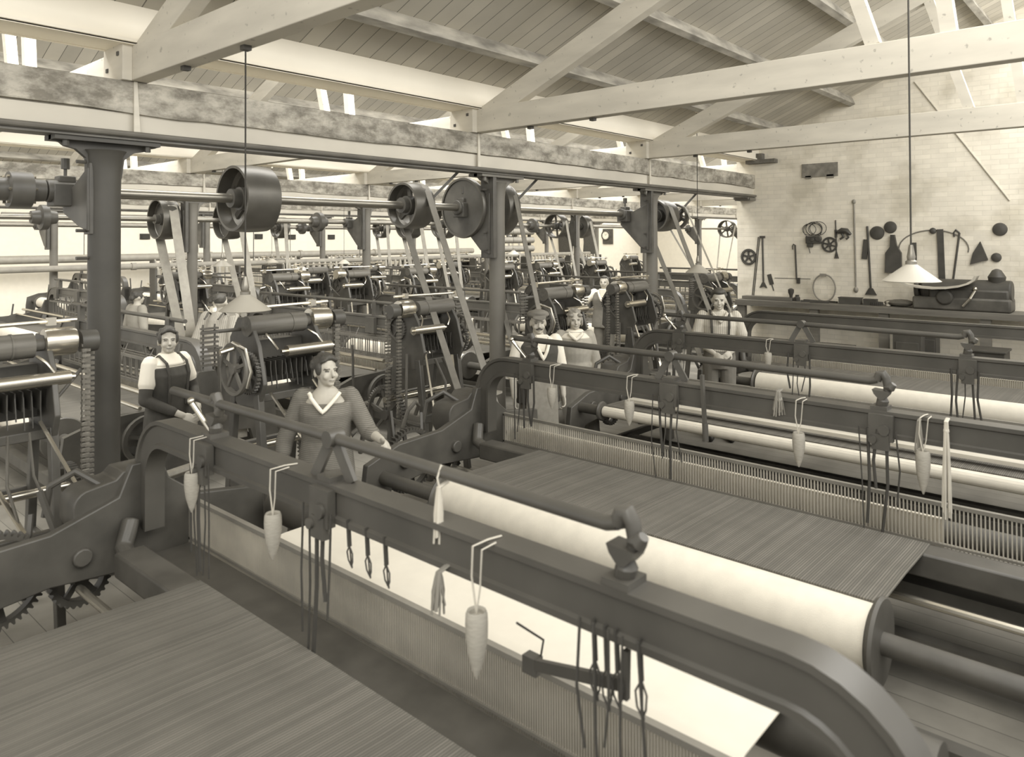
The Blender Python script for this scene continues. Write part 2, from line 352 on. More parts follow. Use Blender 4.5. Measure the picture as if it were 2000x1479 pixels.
# roof trusses
ORD = ['left', 'middle', 'right', 'fourth', 'fifth', 'sixth', 'seventh', 'eighth']
def truss(x, b, label):
    dy = BAY*b; t = struct(thing('roof_truss', (x, dy+2.2, 3.58), '', ''), label, 'roof truss')
    oy = -2.2
    def P(y, z): return (0, y+oy, z-3.58)
    MB().bar(P(6.08, 3.715), P(-1.12, 3.715), .13, .26).build('tie_beam', WHITEP, t, smooth=0, bevel=.006)
    MB().bar(P(5.62, 3.76), P(.85, 3.76+.415*4.77), .118, .22).build('rafter', WHITEP, t, smooth=0, bevel=.006)
    MB().bar(P(1.62, 3.84), P(2.02, 5.16), .1, .1).build('strut', WHITEP, t, smooth=0)
    MB().bar(P(1.12, 3.84), P(1.32, 5.5), .1, .1).build('strut', WHITEP, t, smooth=0)
    MB().box((-.1, 5.9+oy, .135), (.07, .36, .27)).build('splice_block', WHITEP, t, smooth=0, bevel=.004)
    for q in (5.0, 4.2): MB().box(P(q, 3.575), (.05, .05, .04)).build('bolt_head', TOOLM, t)
    if b == 0:
        for q in ((-.139, 5.8+oy, .2), (-.139, 6.0+oy, .1)): MB().box(q, (.012, .03, .03)).build('bolt_head', TOOLM, t)
    return t
for i, x in enumerate(TRX0): truss(x, 0, 'white timber roof truss over the near bay, %s one seen' % ('leftmost', 'middle', 'rightmost')[i])
for b in (1, 2, 3):
    for i, x in enumerate(TRX): truss(x, b, 'white roof truss of the %s bay, number %d from the left' % (('second', 'third', 'fourth')[b-1], i+1))
# purlins
PURM = mat('purlin_timber', .34, .7, var=.4, scale=3, stretch=(1, 3, 3))
for b in range(4):
    x0, x1 = xr(b)
    for k, y in enumerate((5.06, 4.03, 3.0, 1.95)):
        z = roof_z(y)-.075; a = math.atan(ROOF_S)
        o = MB().box((0, 0, 0), (x1-x0, .09, .15), Matrix.Rotation(-a, 3, 'X')).build('purlin', PURM, smooth=0, bevel=.005)
        o.location = ((x0+x1)/2, y+BAY*b, z)
        struct(o, 'timber purlin under the %s roof slope, %s' % (('first', 'second', 'third', 'fourth')[b], ('lowest', 'second lowest', 'second highest', 'highest')[k]), 'purlin')
# iron columns
def column(x, y, r, m, label, plate=True):
    t = thing('column', (x, y, 0), label, 'pillar', 'cast iron pillars'); t['kind'] = 'structure'
    MB().lathe([(r*1.9, 0), (r*1.9, .05), (r*1.25, .12), (r*1.05, .3), (r, .5), (r*.97, 2.75), (r*1.0, 2.9), (r*1.12, 3.03), (r*1.3, 3.06)], (0, 0, 0), n=24).build('pillar_shaft', m, t)
    c = MB()
    poly = [(-.36, 3.15), (-.36, 3.11), (-.3, 3.1), (-.27, 3.075), (-.2, 3.06), (-.13, 3.0), (-r, 2.86), (r, 2.86), (.13, 3.0), (.2, 3.06), (.27, 3.075), (.3, 3.1), (.36, 3.11), (.36, 3.15)]
    c.prism(poly, (0, 0, 0), (1, 0, 0), (0, 0, 1), (0, 1, 0), .05).box((0, 0, 3.13), (.72, .22, .035))
    for sx in (-.28, .28): c.cyl((sx, -.07, 3.07), (sx, -.07, 3.12), .022, n=6)
    c.build('capital', m, t)
    return t
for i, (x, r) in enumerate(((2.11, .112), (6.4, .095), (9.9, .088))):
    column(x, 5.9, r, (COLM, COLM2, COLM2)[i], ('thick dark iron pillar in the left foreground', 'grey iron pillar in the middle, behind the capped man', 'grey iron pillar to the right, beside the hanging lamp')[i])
for b, (y, xs) in enumerate(((13.1, [2.3+3.85*k for k in range(1, 8)]), (20.3, [2.3+3.82*k for k in range(1, 8)]))):
    for k, x in enumerate(xs):
        column(x, y, .09, COLM2, 'slim iron pillar of the %s pillar line, number %d from the left' % (('second', 'third')[b], k+1))
# corbel and bricked patch on the right wall
struct(MB().box((X_WALL-.1, 5.9, 3.12), (.3, .3, .05)).cyl((X_WALL-.3, 5.76, 3.14), (X_WALL-.3, 6.04, 3.14), .03, n=10).build('trim_9', IRON2), 'iron bearing plate where the beam enters the brick wall', 'bearing plate')
p = at(1601, 332, x=X_WALL-.01)
struct(MB().box((0, 0, 0), (.03, .62, .24)).box((0, -.18, -.12), (.03, .12, .06)).box((0, .2, -.12), (.03, .1, .05)).build('trim_10', mat('bare_brick_patch', .24, .9, var=.3, scale=9), smooth=0), 'dark patch of bare bricks high on the white wall', 'brick patch').location = p
p = at(1488, 316, x=X_WALL-.06)
struct(MB().box((0, 0, 0), (.2, .55, .07)).box((0, .05, .09), (.16, .16, .12)).build('trim_11', mat('sooty_stone', .16, .9, var=.3, scale=9), smooth=0), 'sooty stone corbel under the truss end on the white wall', 'corbel').location = p
# ------------------------------------------------------------------ line shafting
SY = [6.25, 13.45, 20.65]; SZ = 2.77
def shaft(i, x0, x1, r, label):
    o = MB().cyl((x0, 0, 0), (x1, 0, 0), r, n=16).build('line_shaft', SHAFTM); o.location = (0, SY[i], SZ)
    tag(o, label, 'drive shaft')
shaft(0, 1.0, 11.6, .042, 'long polished drive shaft under the nearest beam')
shaft(1, 1.5, 29.2, .042, 'drive shaft behind the nearest one, at the second pillar line')
shaft(2, 4.0, 29.2, .04, 'farthest drive shaft in front of the bright back wall')
def hanger(x, i, yc, label, k=1.0):
    """bearing bracket bolted to a pillar, oil cup on top"""
    dy = SY[i]-yc; t = thing('shaft_hanger', (x, yc, SZ), label, 'bearing bracket', 'bearing brackets on the pillars')
    s = -1
    MB().box((s*.14, .0, -.12*k), (.06, .2*k, .95*k)).prism([(-.05, -.55*k), (.1, -.5*k), (dy+.1, -.16), (dy+.1, -.06), (-.05, .16)], (s*.16, 0, 0), (0, 1, 0), (0, 0, 1), (1, 0, 0), .05).build('bracket', IRON, t, bevel=.006)
    bb = MB().box((s*.2, dy, -.03), (.2, .17, .17)).cyl((s*.33, dy, 0), (s*.07, dy, 0), .085, n=16).box((s*.2, dy, .09), (.12, .1, .05)).build('bearing_block', IRON, t, bevel=.008)
    MB().cyl((s*.2, dy, .1), (s*.2, dy, .2), .012, n=8).cyl((s*.2, dy, .17), (s*.2, dy, .25), .03, n=10).build('oil_cup', IRON, bb)
    if i == 0:
        for z in (-.5, -.3, .2, .3): MB().cyl((s*.24, 0, z), (s*.16, 0, z), .014, n=6).build('bolt', IRON, t)
    return t
for i, x in enumerate((2.16, 6.4, 9.9)): hanger(x, 0, 5.9, k=(.55, 1, 1)[i], label='heavy iron bearing bracket on the %s' % ('thick left pillar', 'middle pillar', 'right pillar')[i])
for k in range(1, 8):
    hanger(2.3+3.85*k, 1, 13.1, 'bearing bracket on pillar %d of the second line' % (k+1))
    if k < 7: hanger(2.3+3.82*k, 2, 20.3, 'bearing bracket on pillar %d of the third line' % (k+1))
def pulley(x, i, R, w, label, spokes=6, solid=False):
    t = thing('pulley', (x, SY[i], SZ), label, 'belt pulley', 'belt pulleys on the drive shafts')
    MB().lathe([(R-.03, -w/2), (R-.006, -w/2), (R, -w*.3), (R*1.012, 0), (R, w*.3), (R-.006, w/2), (R-.03, w/2), (R-.022, w*.1), (R-.05, 0), (R-.022, -w*.1)], (0, 0, 0), (1, 0, 0), 48, closed=True).build('rim', PULLEY, t)
    MB().cyl((-w*.55, 0, 0), (w*.55, 0, 0), .085, n=20).cyl((-w*.3, 0, 0), (w*.3, 0, 0), .105, n=20).build('hub', IRON, t)
    if solid: MB().lathe([(.05, -.02), (R-.02, -.02), (R-.02, .02), (.05, .02)], (0, 0, 0), (1, 0, 0), 40).build('web_plate', IRON, t)
    else:
        for k in range(spokes):
            a = 2*PI*k/spokes+.4
            MB().bar((0, .09*math.cos(a), .09*math.sin(a)), (0, (R-.02)*math.cos(a), (R-.02)*math.sin(a)), .055, .03, up=(1, 0, 0)).build('spoke', PULLEY, t, smooth=0)
    return t
def belt(x, i, R, bx, by, bz, bR, w, label, m=LEATHER, dx=0.0, cross=False):
    """endless belt from a shaft pulley down to a loom pulley"""
    top = V((SY[i], SZ)); bot = V((by, bz)); d = (bot-top); L = d.length; a0 = math.atan2(d.y, d.x); th = math.acos((R-bR)/L); n = 10
    pts = []
    for k in range(n+1):
        a = a0+th+(2*PI-2*th)*k/n; pts.append((x+dx, top.x+R*math.cos(a), top.y+R*math.sin(a)))
    for k in range(n+1):
        a = a0-th+2*th*k/n; pts.append((bx, bot.x+bR*math.cos(a), bot.y+bR*math.sin(a)))
    N = len(pts); P = []; F = []
    for k in range(N):
        p = V(pts[k]); q = V(pts[(k+1) % N]); r = V(pts[k-1]); tg = (q-r); nn = V((0, -tg.z, tg.y)).normalized()*.004
        P += [p+V((-w/2, 0, 0))+nn, p+V((w/2, 0, 0))+nn, p+V((w/2, 0, 0))-nn, p+V((-w/2, 0, 0))-nn]
    for k in range(N):
        a = 4*k; b2 = 4*((k+1) % N)
        for j in range(4): F.append((a+j, a+(j+1) % 4, b2+(j+1) % 4, b2+j))
    o = MB().add(P, F).build('drive_belt', m, smooth=30); return tag(o, label, 'drive belt', 'leather drive belts')
# first shaft
pulley(3.45, 0, .3, .32, 'large dark belt pulley on the nearest shaft, left of the lamp cord\'s foot')
pulley(5.38, 0, .255, .27, 'belt pulley on the nearest shaft midway between two pillars')
pulley(6.75, 0, .34, .2, 'big pulley on the nearest shaft behind the middle pillar', solid=True)
pulley(6.2, 0, .36, .07, 'dark flanged wheel on the nearest shaft just left of the middle pillar', solid=True)
pulley(10.75, 0, .26, .4, 'double pulley at the end of the nearest shaft, right of the right pillar', solid=True)
pulley(11.3, 0, .22, .12, 'smaller end pulley of the nearest shaft with a slack belt')
t = thing('shaft_coupling', (1.66, SY[0], SZ), 'bulky flanged coupling on the nearest shaft at the left edge', 'shaft coupling')
MB().lathe([(.045, -.16), (.08, -.16), (.085, -.08), (.13, -.07), (.13, .07), (.085, .08), (.08, .16), (.045, .16)], (0, 0, 0), (1, 0, 0), 24).build('flange', IRON, t)
for k in range(6): MB().cyl((-.09, .105*math.cos(k*PI/3), .105*math.sin(k*PI/3)), (.09, .105*math.cos(k*PI/3), .105*math.sin(k*PI/3)), .012, n=6).build('bolt', STEEL, t)
belt(5.44, 0, .255, 5.0, 4.74, .62, .205, .085, 'long leather belt from the midway pulley down to the second loom', LEATHER)
belt(6.78, 0, .34, 6.12, 4.9, .36, .2, .075, 'leather belt passing behind the capped man', LEATHER)
belt(10.7, 0, .26, 10.05, 4.95, .62, .2, .13, 'wide slanting belt right of the right pillar', LEATHER)
belt(11.3, 0, .22, 10.9, 5.2, 1.25, .1, .05, 'narrow slack belt of the end pulley on the nearest shaft', LEATHER2)
# second shaft
Y2 = SY[1]; Y3 = SY[2]
for u, kind, bu, bz, w, nm in ((320, 1, 362, .9, .16, 'left pair of broad pale belts beside the second line\'s first pillar'), (447, 1, 492, .9, .12, 'pale belt hanging behind the large near pulley'),
                      (800, 1, 835, .9, .11, 'pale belt behind the midway pulley'), (868, 0, 893, .9, .1, 'pale belt of the ring shaped pulley left of the middle pillar'),
                      (1087, 0, 1118, .95, .1, 'belt of the ring shaped pulley right of the middle pillar'), (1135, 1, 1170, .95, .12, 'belt beside the wall clock'), (1420, 0, 1405, .7, .1, 'belt of the pulley next to the brick wall\'s end')):
    x = shaft_x(u, Y2); pulley(x, 1, .36, .3, 'pulley driving the %s' % nm.replace('left pair of broad pale belts', 'broad pale belts'), solid=bool(kind))
    bx = shaft_x(bu, 12.5); belt(x+.03, 1, .36, bx, 12.5, bz, .2, w, nm, LEATHER2)
for u, bu, nm in ((547, 558, 'first'), (745, 757, 'second'), (1000, 1012, 'third'), (205, 215, 'leftmost')):
    x = shaft_x(u, Y3); pulley(x, 2, .33, .3, 'small far pulley on the farthest shaft, %s' % nm)
    belt(x, 2, .33, shaft_x(bu, 19.8), 19.8, .9, .2, .12, 'thin far belt from the farthest shaft, %s' % nm, LEATHER2)
for u, i, nm in ((85, 1, 'near the left edge'), (622, 1, 'left of the second line\'s middle pillar'), (590, 2, 'between two far belts'), (1040, 1, 'right of the middle pillar')):
    o = MB().lathe([(.05, -.18), (.1, -.18), (.12, -.06), (.2, -.05), (.2, .05), (.12, .06), (.1, .18), (.05, .18)], (0, 0, 0), (1, 0, 0), 20).build('shaft_coupling', IRON)
    o.location = (shaft_x(u, SY[i]), SY[i], SZ); tag(o, 'small coupling on a far shaft %s' % nm, 'shaft coupling')
# belt guide rods that lean from the beam
for i, (x, nm) in enumerate(((5.75, 'beside the midway pulley'), (7.15, 'beside the middle pillar'), (11.4, 'beside the right pillar'))):
    o = MB().bar((0, 0, 0), (-.32, .25, -.42), .03, .03).build('belt_fork_rod', IRON, smooth=0); o.location = (x+.1, 5.97, 3.17)
    tag(o, 'thin dark rod slanting down from the beam %s' % nm, 'belt fork rod', 'belt fork rods')
# ------------------------------------------------------------------ heating pipes
def pipe(y, z, x0, x1, r, label):
    t = thing('heating_pipe', ((x0+x1)/2, y, z), label, 'pipe'); L2 = (x1-x0)/2
    MB().cyl((-L2, 0, 0), (L2, 0, 0), r, n=16).build('pipe_run', PIPE, t)
    k = max(2, int(L2*2/3.8))
    for i in range(k):
        MB().cyl((-L2+i*3.8+1, 0, 0), (-L2+i*3.8+1.12, 0, 0), r*1.25, n=16).build('pipe_joint', PIPE, t)
        if z < 2.9: MB().cyl((-L2+i*3.8+.6, 0, r*.8), (-L2+i*3.8+.6, 0, 3.16-z), .012, n=6).build('pipe_hanger', IRON, t)
pipe(20.0, 1.72, 3.0, 28.0, .075, 'long pale heating pipe hung across the shed below the second shaft')
pipe(26.6, 1.8, 4.5, 27.0, .13, 'thick heating pipe along the far white wall')
pipe(27.42, 2.95, 4.5, 31.0, .06, 'thin upper pipe along the far white wall')
pipe(20.15, 3.02, 5.0, 31.0, .04, 'thin pipe under the third cross beam')
# ------------------------------------------------------------------ pendant lamps
def lamp(u, v, d, D, topz, label, white=False, cordu=None):
    p = at(u, v, d=d); t = thing('pendant_lamp', p, label, 'pendant lamp', 'pendant work lamps')
    R = D/2; h = R*.62
    prof = [(R, 0), (R*.2, h), (R*.17, h+.005), (R*.165, h-.006), (R*.97, -.004)]
    MB().lathe(prof, (0, 0, 0), (0, 0, 1), 40, closed=True).build('lamp_shade', ENAMELW if white else ENAMEL, t)
    MB().lathe([(R*.2, h-.01), (R*.2, h+.02), (R*.13, h+.03), (R*.15, h+.05), (R*.13, h+.07), (R*.1, h+.1), (.012, h+.13)], (0, 0, 0), (0, 0, 1), 20).build('lamp_cap', BRASS, t)
    MB().ball((0, 0, h*.35), (R*.16, R*.16, R*.22)).build('bulb', CERAM, t)
    q = V((0, 0, topz-p.z))
    MB().cyl((0, 0, h+.1), q, .006 if d < 12 else .005, n=6).build('cord', CORD, t)
    MB().ball((0, 0, topz-p.z-.03), (.03, .03, .04)).build('ceiling_rose', CERAM, t)
    return t
lamp(479, 606, 5.3, .36, 4.38, 'large grey lampshade hanging above the left dobby machine, its cord crossing the big pulley')
lamp(1363, 532, 10.8, .36, 4.3, 'grey lampshade hanging just right of the right pillar')
lamp(1780, 549, 4.9, .355, 5.85, 'white lampshade hanging in front of the tool wall', True)
lamp(434, 520, 13.7, .36, 3.8, 'small far lampshade left of the large one\'s cord')
lamp(672, 515, 20, .36, 4.6, 'tiny far lampshade left of the second line\'s middle pillar')
lamp(531, 513, 20, .36, 4.4, 'tiny far lampshade between the two left far belts')
lamp(1003, 497, 21, .36, 4.4, 'tiny far lampshade right of the middle pillar')
# wall clock
p = at(1183, 460, x=X_END-.06); t = thing('wall_clock', p, 'round white faced clock on a dark backboard on the end wall', 'clock')
MB().box((.02, -.12, -.05), (.04, .62, .78)).build('backboard', TOOLM, t, smooth=0)
MB().lathe([(.2, -.05), (.26, -.04), (.28, 0), (.26, .03), (.2, .03)], (0, 0, 0), (-1, 0, 0), 32, closed=True).build('rim', TOOLM, t)
MB().cyl((0, 0, 0), (-.02, 0, 0), .22, n=32).build('dial', CERAM, t); dl = list(t.children)[-1]
for k in range(12):
    a = k*PI/6; MB().box((-.024, .18*math.sin(a), .18*math.cos(a)), (.006, .02, .02)).build('hour_mark', TOOLM, dl)
MB().bar((-.028, 0, 0), (-.028, .05, .1), .016, .004).build('hour_hand', TOOLM, dl); MB().bar((-.03, 0, 0), (-.03, -.11, .1), .012, .004).build('minute_hand', TOOLM, dl)
# ------------------------------------------------------------------ broad looms
def arc(c, r, a0, a1, n, f): return [f(c[0]+r*math.cos(a0+(a1-a0)*i/n), c[1]+r*math.sin(a0+(a1-a0)*i/n)) for i in range(n+1)]
LY = 4.1                                  # loom width along Y
RZ = 1.4                                  # rail height
def ribbon(path, w, h, lip=.012):
    """I-shaped rail swept along a path in the YZ plane; path points are the top line"""
    sec = [(-w/2, 0), (w/2, 0), (w/2, -.022), (w/2-lip, -.03), (w/2-lip, -h+.03), (w/2, -h+.022), (w/2, -h), (-w/2, -h), (-w/2, -h+.022), (-w/2+lip, -h+.03), (-w/2+lip, -.03), (-w/2, -.022)]
    n = len(sec); P = []; F = []; k = len(path)
    for i in range(k):
        a = V(path[max(0, i-1)]); b = V(path[min(k-1, i+1)]); t = (b-a).normalized(); nn = V((-t.y, t.x))
        for x, z in sec:
            q = V(path[i])+nn*z*(-1 if NSIGN else 1); P.append((x, q.x, q.y))
    for i in range(k-1):
        for j in range(n): F.append((i*n+j, i*n+(j+1) % n, (i+1)*n+(j+1) % n, (i+1)*n+j))
    F += [tuple(range(n)), tuple(range((k-1)*n, k*n))]
    return P, F
NSIGN = False
def reed(x, y0, y1, z0, z1, step, parent, near):
    fr = MB().box((x, (y0+y1)/2, z1), (.03, y1-y0, .022)).box((x, (y0+y1)/2, z0), (.04, y1-y0, .03)).box((x, (y0+y1)/2, z0+.065), (.03, y1-y0, .014)).box((x, y0, (z0+z1)/2), (.03, .03, z1-z0)).box((x, y1, (z0+z1)/2), (.03, .03, z1-z0)); rf = fr.build('reed_frame', REEDR, parent, smooth=0)
    w = MB(); n = int((y1-y0)/step)
    for i in range(1, n):
        y = y0+(y1-y0)*i/n; w.box((x, y, (z0+z1)/2), (.012, step*.3, z1-z0))
    w.build('reed_wires', WIRE, rf, smooth=0, kind='stuff')
def end_frame(y, s, parent, full):
    """side casting in the XZ plane with legs, opening and a rounded shoulder box"""
    m = MB()
    poly = [(-1.3, 0), (-1.12, 0), (-1.02, .5), (-.5, .56), (-.05, .52), (.45, .48), (.6, 0), (.8, 0), (.74, .55), (.72, .8), (.3, .86), (.12, 1.0), (.08, 1.12), (-.09, 1.12), (-.16, .95), (-.5, .84), (-.95, .82), (-1.25, .72), (-1.28, .5)]
    m.prism(poly, (0, y, 0), (1, 0, 0), (0, 0, 1), (0, 1, 0), .06)
    if full:
        m.bar((-1.2, y, .25), (.7, y, .22), .05, .07)
        for q in (-.9, -.35, .3): m.cyl((q, y-.06, .68), (q, y+.06, .68), .05, n=12)
        # rounded cover box beside the post
        b = [(-.36, .86)]+[( -.36+.09*(1-math.cos(a)), .95+.09*math.sin(a)) for a in [PI/2*i/5 for i in range(6)]]+[(-.14, 1.06), (-.1, 1.1), (.06, 1.1), (.1, 1.0), (.16, .86), (.1, .74), (-.3, .74)]
        m.prism(b, (-.02, y+s*.12, -.02), (1, 0, 0), (0, 0, 1), (0, 1, 0), .22)
    return m.build('end_frame', IRON, parent, smooth=30, bevel=.008 if full else 0)
def bracket(y, parent, i, cords, rr, front):
    """slim pillar on the rail that carries the top tube, with a knuckle and a flared drip pan"""
    m = MB(); zt = RZ+.17
    m.box((0, y, RZ+.01), (.1, .09, .024))
    if i == 1:      # inverted V legs
        m.bar((-.02, y+.1, RZ+.0), (0, y+.01, zt), .022, .045).bar((.02, y-.1, RZ+.0), (0, y-.01, zt), .022, .045)
        m.cyl((-.036, y, zt), (.036, y, zt), .036, n=16)
    else:
        m.tube([(0, y, RZ+.01), (-.004, y-.012, RZ+.05), (0, y-.004, RZ+.085)], [.03, .034, .02], 10)
        m.prism([(-.05, .115), (.045, .108), (.035, .085), (.012, .06), (-.012, .06), (-.04, .09)], (-.0, y-.01, RZ+.0), (0, -1, 0), (0, 0, 1), (1, 0, 0), .07)
        m.tube([(0, y+.02, zt-.005), (0, y+.006, zt+.03), (0, y-.014, zt+.035), (0, y-.03, zt+.012), (0, y-.036, zt-.03), (0, y-.034, zt-.07)], [.024, .026, .026, .025, .022, .02], 12)
        m.tube([(0, y-.03, zt-.04), (-.01, y-.06, zt-.035), (-.012, y-.075, zt-.015)], [.022, .026, .016], 10)
    m.build('tube_bracket', IRON, parent)
    if not (front and i == 0):
        h = MB(); h.box((-.07, y-.02, RZ-.09), (.04, .13, .15)).box((-.082, y-.02, RZ-.17), (.03, .09, .09)).cyl((-.105, y-.04, RZ-.1), (-.06, y-.04, RZ-.1), .03, n=12).cyl((-.112, y+.02, RZ-.16), (-.07, y+.02, RZ-.16), .022, n=12)
        h.build('hanging_lug', IRON, parent)
    for k in range(cords):
        yy = y+.1-.2*k/max(1, cords-1); L = rr.uniform(.3, .6)
        MB().tube([(-.085+rr.uniform(-.005, .005), yy, RZ-.1), (-.084, yy+rr.uniform(-.02, .02), RZ-.13-L*.5), (-.082, yy+rr.uniform(-.03, .03), RZ-.13-L)], rr.choice((.004, .005, .009)), 5).build('harness_cord', CORD, parent)
def loom(loc, label, near, seed=0, yarn0=.55, yarn1=3.25, group='broad looms', LY=4.1, cloth=False, wx=-1.1, yr=.15, yz=.6, ys=(.85, 2.2, 3.4)):
    rr = random.Random(seed); t = thing('loom', loc, label, 'loom', group)
    # arch rail with both ends curving down
    R = .34; n = 8 if near else 5
    pth = [(0.02, .75), (.02, 1.06)]+[(.02+R*(1-math.cos(PI/2*i/n)), 1.06+R*math.sin(PI/2*i/n)) for i in range(1, n+1)]
    pth += [(LY*.35, RZ), (LY*.65, RZ)]
    pth += [(LY-.02-R+R*math.sin(PI/2*i/n), RZ-R+R*math.cos(PI/2*i/n)) for i in range(0, n+1)]+[(LY-.02, .75)]
    P, F = ribbon(pth, .11, .15); MB().add(P, F).build('arch_rail', RAILM, t, smooth=30)
    for y, s in ((.05, -1), (LY-.05, 1)): end_frame(y, s, t, near)
    # top tube and its brackets
    zt = RZ+.17
    if near:
        if ys: MB().tube([(0, ys[0]+.02, zt+.0), (0, ys[0]+.06, zt-.012), (0, ys[0]+.12, zt-.012), (0, ys[1], zt), (0, ys[2], zt), (0, LY-.4, zt)], .023, 14).build('top_tube', RAILM, t)
        for i, y in enumerate(ys): bracket(y, t, i, 5, rr, cloth)
        if ys: MB().cyl((.0, ys[2]+.05, RZ+.02), (-.05, ys[2]+.16, RZ+.16), .014, n=10).ball((-.05, ys[2]+.16, RZ+.165), .02).build('hand_lever', STEEL, t)
    else:
        MB().cyl((0, .5, zt), (0, LY-.4, zt), .023, n=8).build('top_tube', RAILM, t)
        for y in ys: MB().box((0, y, RZ+.09), (.06, .08, .18)).box((-.075, y, RZ-.12), (.05, .18, .2)).build('tube_bracket', IRON, t, smooth=0)
    # sley beam, back rest, reed, cloth, warp
    o0 = LY-4.1
    MB().box((-.17, LY/2+.05, .65), (.16, LY-.6, .13)).tube([(-.17, LY-.27, .65), (-.16, LY-.15, .69), (-.1, LY-.1, .82)], .05, 8).build('back_beam', IRON, t, smooth=30, bevel=.012 if near else 0)
    reed(.25, .42+o0*.5, LY-.08, .54, .84, (.0115 if cloth else .021) if near else .035, t, near)
    MB().box((.36, LY/2, .46), (.2, LY-.2, .16)).build('sley_beam', BATTEN, t, smooth=0, bevel=.01 if near else 0)
    MB().box((.06, LY/2, .59), (.3, LY-.3, .03)).build('shade_board', IRON, t, smooth=0)  # dark board added to stand in for the shadowy gap before the reed
    y0, y1 = yarn0, yarn1
    def sheet(prof, ya, yb, th, name, m):
        c = MB()
        for i in range(len(prof)-1):
            (xa, za), (xb, zb) = prof[i], prof[i+1]
            c.add([(xa, ya, za), (xa, yb, za), (xb, yb, zb), (xb, ya, zb), (xa, ya, za-th), (xa, yb, za-th), (xb, yb, zb-th), (xb, ya, zb-th)], [(0, 1, 2, 3), (7, 6, 5, 4), (0, 4, 5, 1), (1, 5, 6, 2), (2, 6, 7, 3), (3, 7, 4, 0)])
        c.build(name, m, t, smooth=40)
    if cloth: prof = [(.27, .83), (.33, .838), (.78, .84)]+[(.78+.13*math.sin(a), .71+.13*math.cos(a)) for a in [PI*.75*i/6 for i in range(1, 7)]]
    else: prof = [(.27, .748), (.29, .75), (.31, .62), (.33, .56)]
    sheet(prof, y0 if cloth else y0, y1 if cloth else LY-.2, .006, 'woven_cloth', CLOTH)
    MB().cyl((.78 if cloth else .6, .2, .7 if cloth else .55), (.78 if cloth else .6, LY-.2, .7 if cloth else .55), .118 if cloth else .08, n=20).build('breast_roller', IRON, t)
    # warp sheet rising from the beam
    sheet([(wx+.08, yz+yr-.01), (-.6, .735), (-.24, .722), (-.1, .722)], y0-.02, y1+.05, .008, 'warp_sheet', WARP)
    wb = MB().cyl((wx, .05, yz), (wx, LY-.05, yz), .05, n=14).build('warp_beam', IRON, t)
    MB().cyl((wx, y0, yz), (wx, y1, yz), yr, n=40).build('wound_yarn', YARN, wb, label='cream wound yarn')
    for y in (y0-.03, y1+.03): MB().lathe([(.03, -.015), (yr+.035, -.015), (yr+.045, 0), (yr+.035, .015), (.03, .015)], (wx, y, yz), (0, 1, 0), 40).build('beam_flange', IRON, wb)
    # lower framing
    for q, z in ((-1.24, .3), (.66, .3), (-.2, .2)): MB().box((q, LY/2, z), (.08, LY-.1, .1)).build('cross_rail', IRON, t, smooth=0)
    MB().box((.1, LY/2, .42), (.36, LY-.6, .1)).build('treadle_bar', IRON, t, smooth=0)
    if near:
        # driving side at the far end: pulleys, gears, levers
        if seed != 3:
            MB().wheel((-.72, LY+.08, .62), (0, 1, 0), .26, .05, .04, 6, .05, teeth=48, n=40).build('gear_wheel', IRON, t)
        MB().wheel((-.3, LY+.1, .5), (0, 1, 0), .16, .06, .04, 5, .04, teeth=28).build('gear_wheel', IRON, t)
        MB().lathe([(.02, -.05), (.2, -.05), (.21, 0), (.2, .05), (.02, .05)], (.35, LY+.22, .62), (1, 0, 0), 32).cyl((.1, LY+.22, .62), (.7, LY+.22, .62), .03, n=10).build('drive_pulley', PULLEY, t)
        if seed == 3: MB().box((-.84, LY/2-.05, .79), (.1, LY-.9, .03)).build('pale_batten', mat('pale_batten', .55, .6, var=.12, stretch=(4, .5, 4)), t, smooth=0)
        for i in range(0 if seed == 3 else 5):
            x = -.9+i*.3+rr.uniform(-.05, .05); MB().bar((x, LY+.03, .5), (x+rr.uniform(-.2, .2), LY+.1+rr.uniform(0, .12), .95+rr.uniform(-.1, .18)), .02, .03).build('control_lever', IRON, t)
        MB().tube([(-.2, LY+.0, 1.0), (-.32, LY+.1, 1.1), (-.42, LY+.2, 1.02), (-.44, LY+.22, .85)], .02, 8).build('control_lever', IRON, t)
        MB().bar((-.25, LY+.1, .92), (.5, LY+.2, .96), .06, .02).build('picking_stick', BATTEN, t, smooth=0); MB().bar((-.1, LY+.2, .86), (.5, LY+.3, .9), .04, .02).build('picking_stick', BATTEN, t, smooth=0)
        MB().cyl((-.35, .05, .5), (-.35, LY-.05, .5), .022, n=10).build('cross_shaft', STEEL, t)
    else:
        # heald harness hanging below the rail
        for k in range(3):
            h = MB().box((-.1+.07*k, LY/2, 1.12), (.02, 3.3, .03)).box((-.1+.07*k, LY/2, .86), (.02, 3.3, .03))
            for i in range(20): h.box((-.1+.07*k, .45+i*.16+.05*k, .99), (.008, .012, .27))
            for i in range(5): h.cyl((-.1+.07*k, .5+i*.65+k*.2, 1.12), (-.02+rr.uniform(-.02, .02), .5+i*.65+k*.2+rr.uniform(-.05, .05), 1.3), .005, n=4)
            h.build('heald_frame', IRON2, t, smooth=0)
        for q, z, r in ((-.5, .95, .025), (-.62, .86, .018)): MB().cyl((q, .05, z), (q, LY-.05, z), r, n=8).build('lease_rod', STEEL, t)
        MB().wheel((-.6, LY+.08, .6), (0, 1, 0), .25, .05, .04, 6, .05, n=24).build('gear_wheel', IRON, t); MB().wheel((-.6, -.06, .6), (0, 1, 0), .22, .05, .04, 5, .05, n=24).build('gear_wheel', IRON, t)
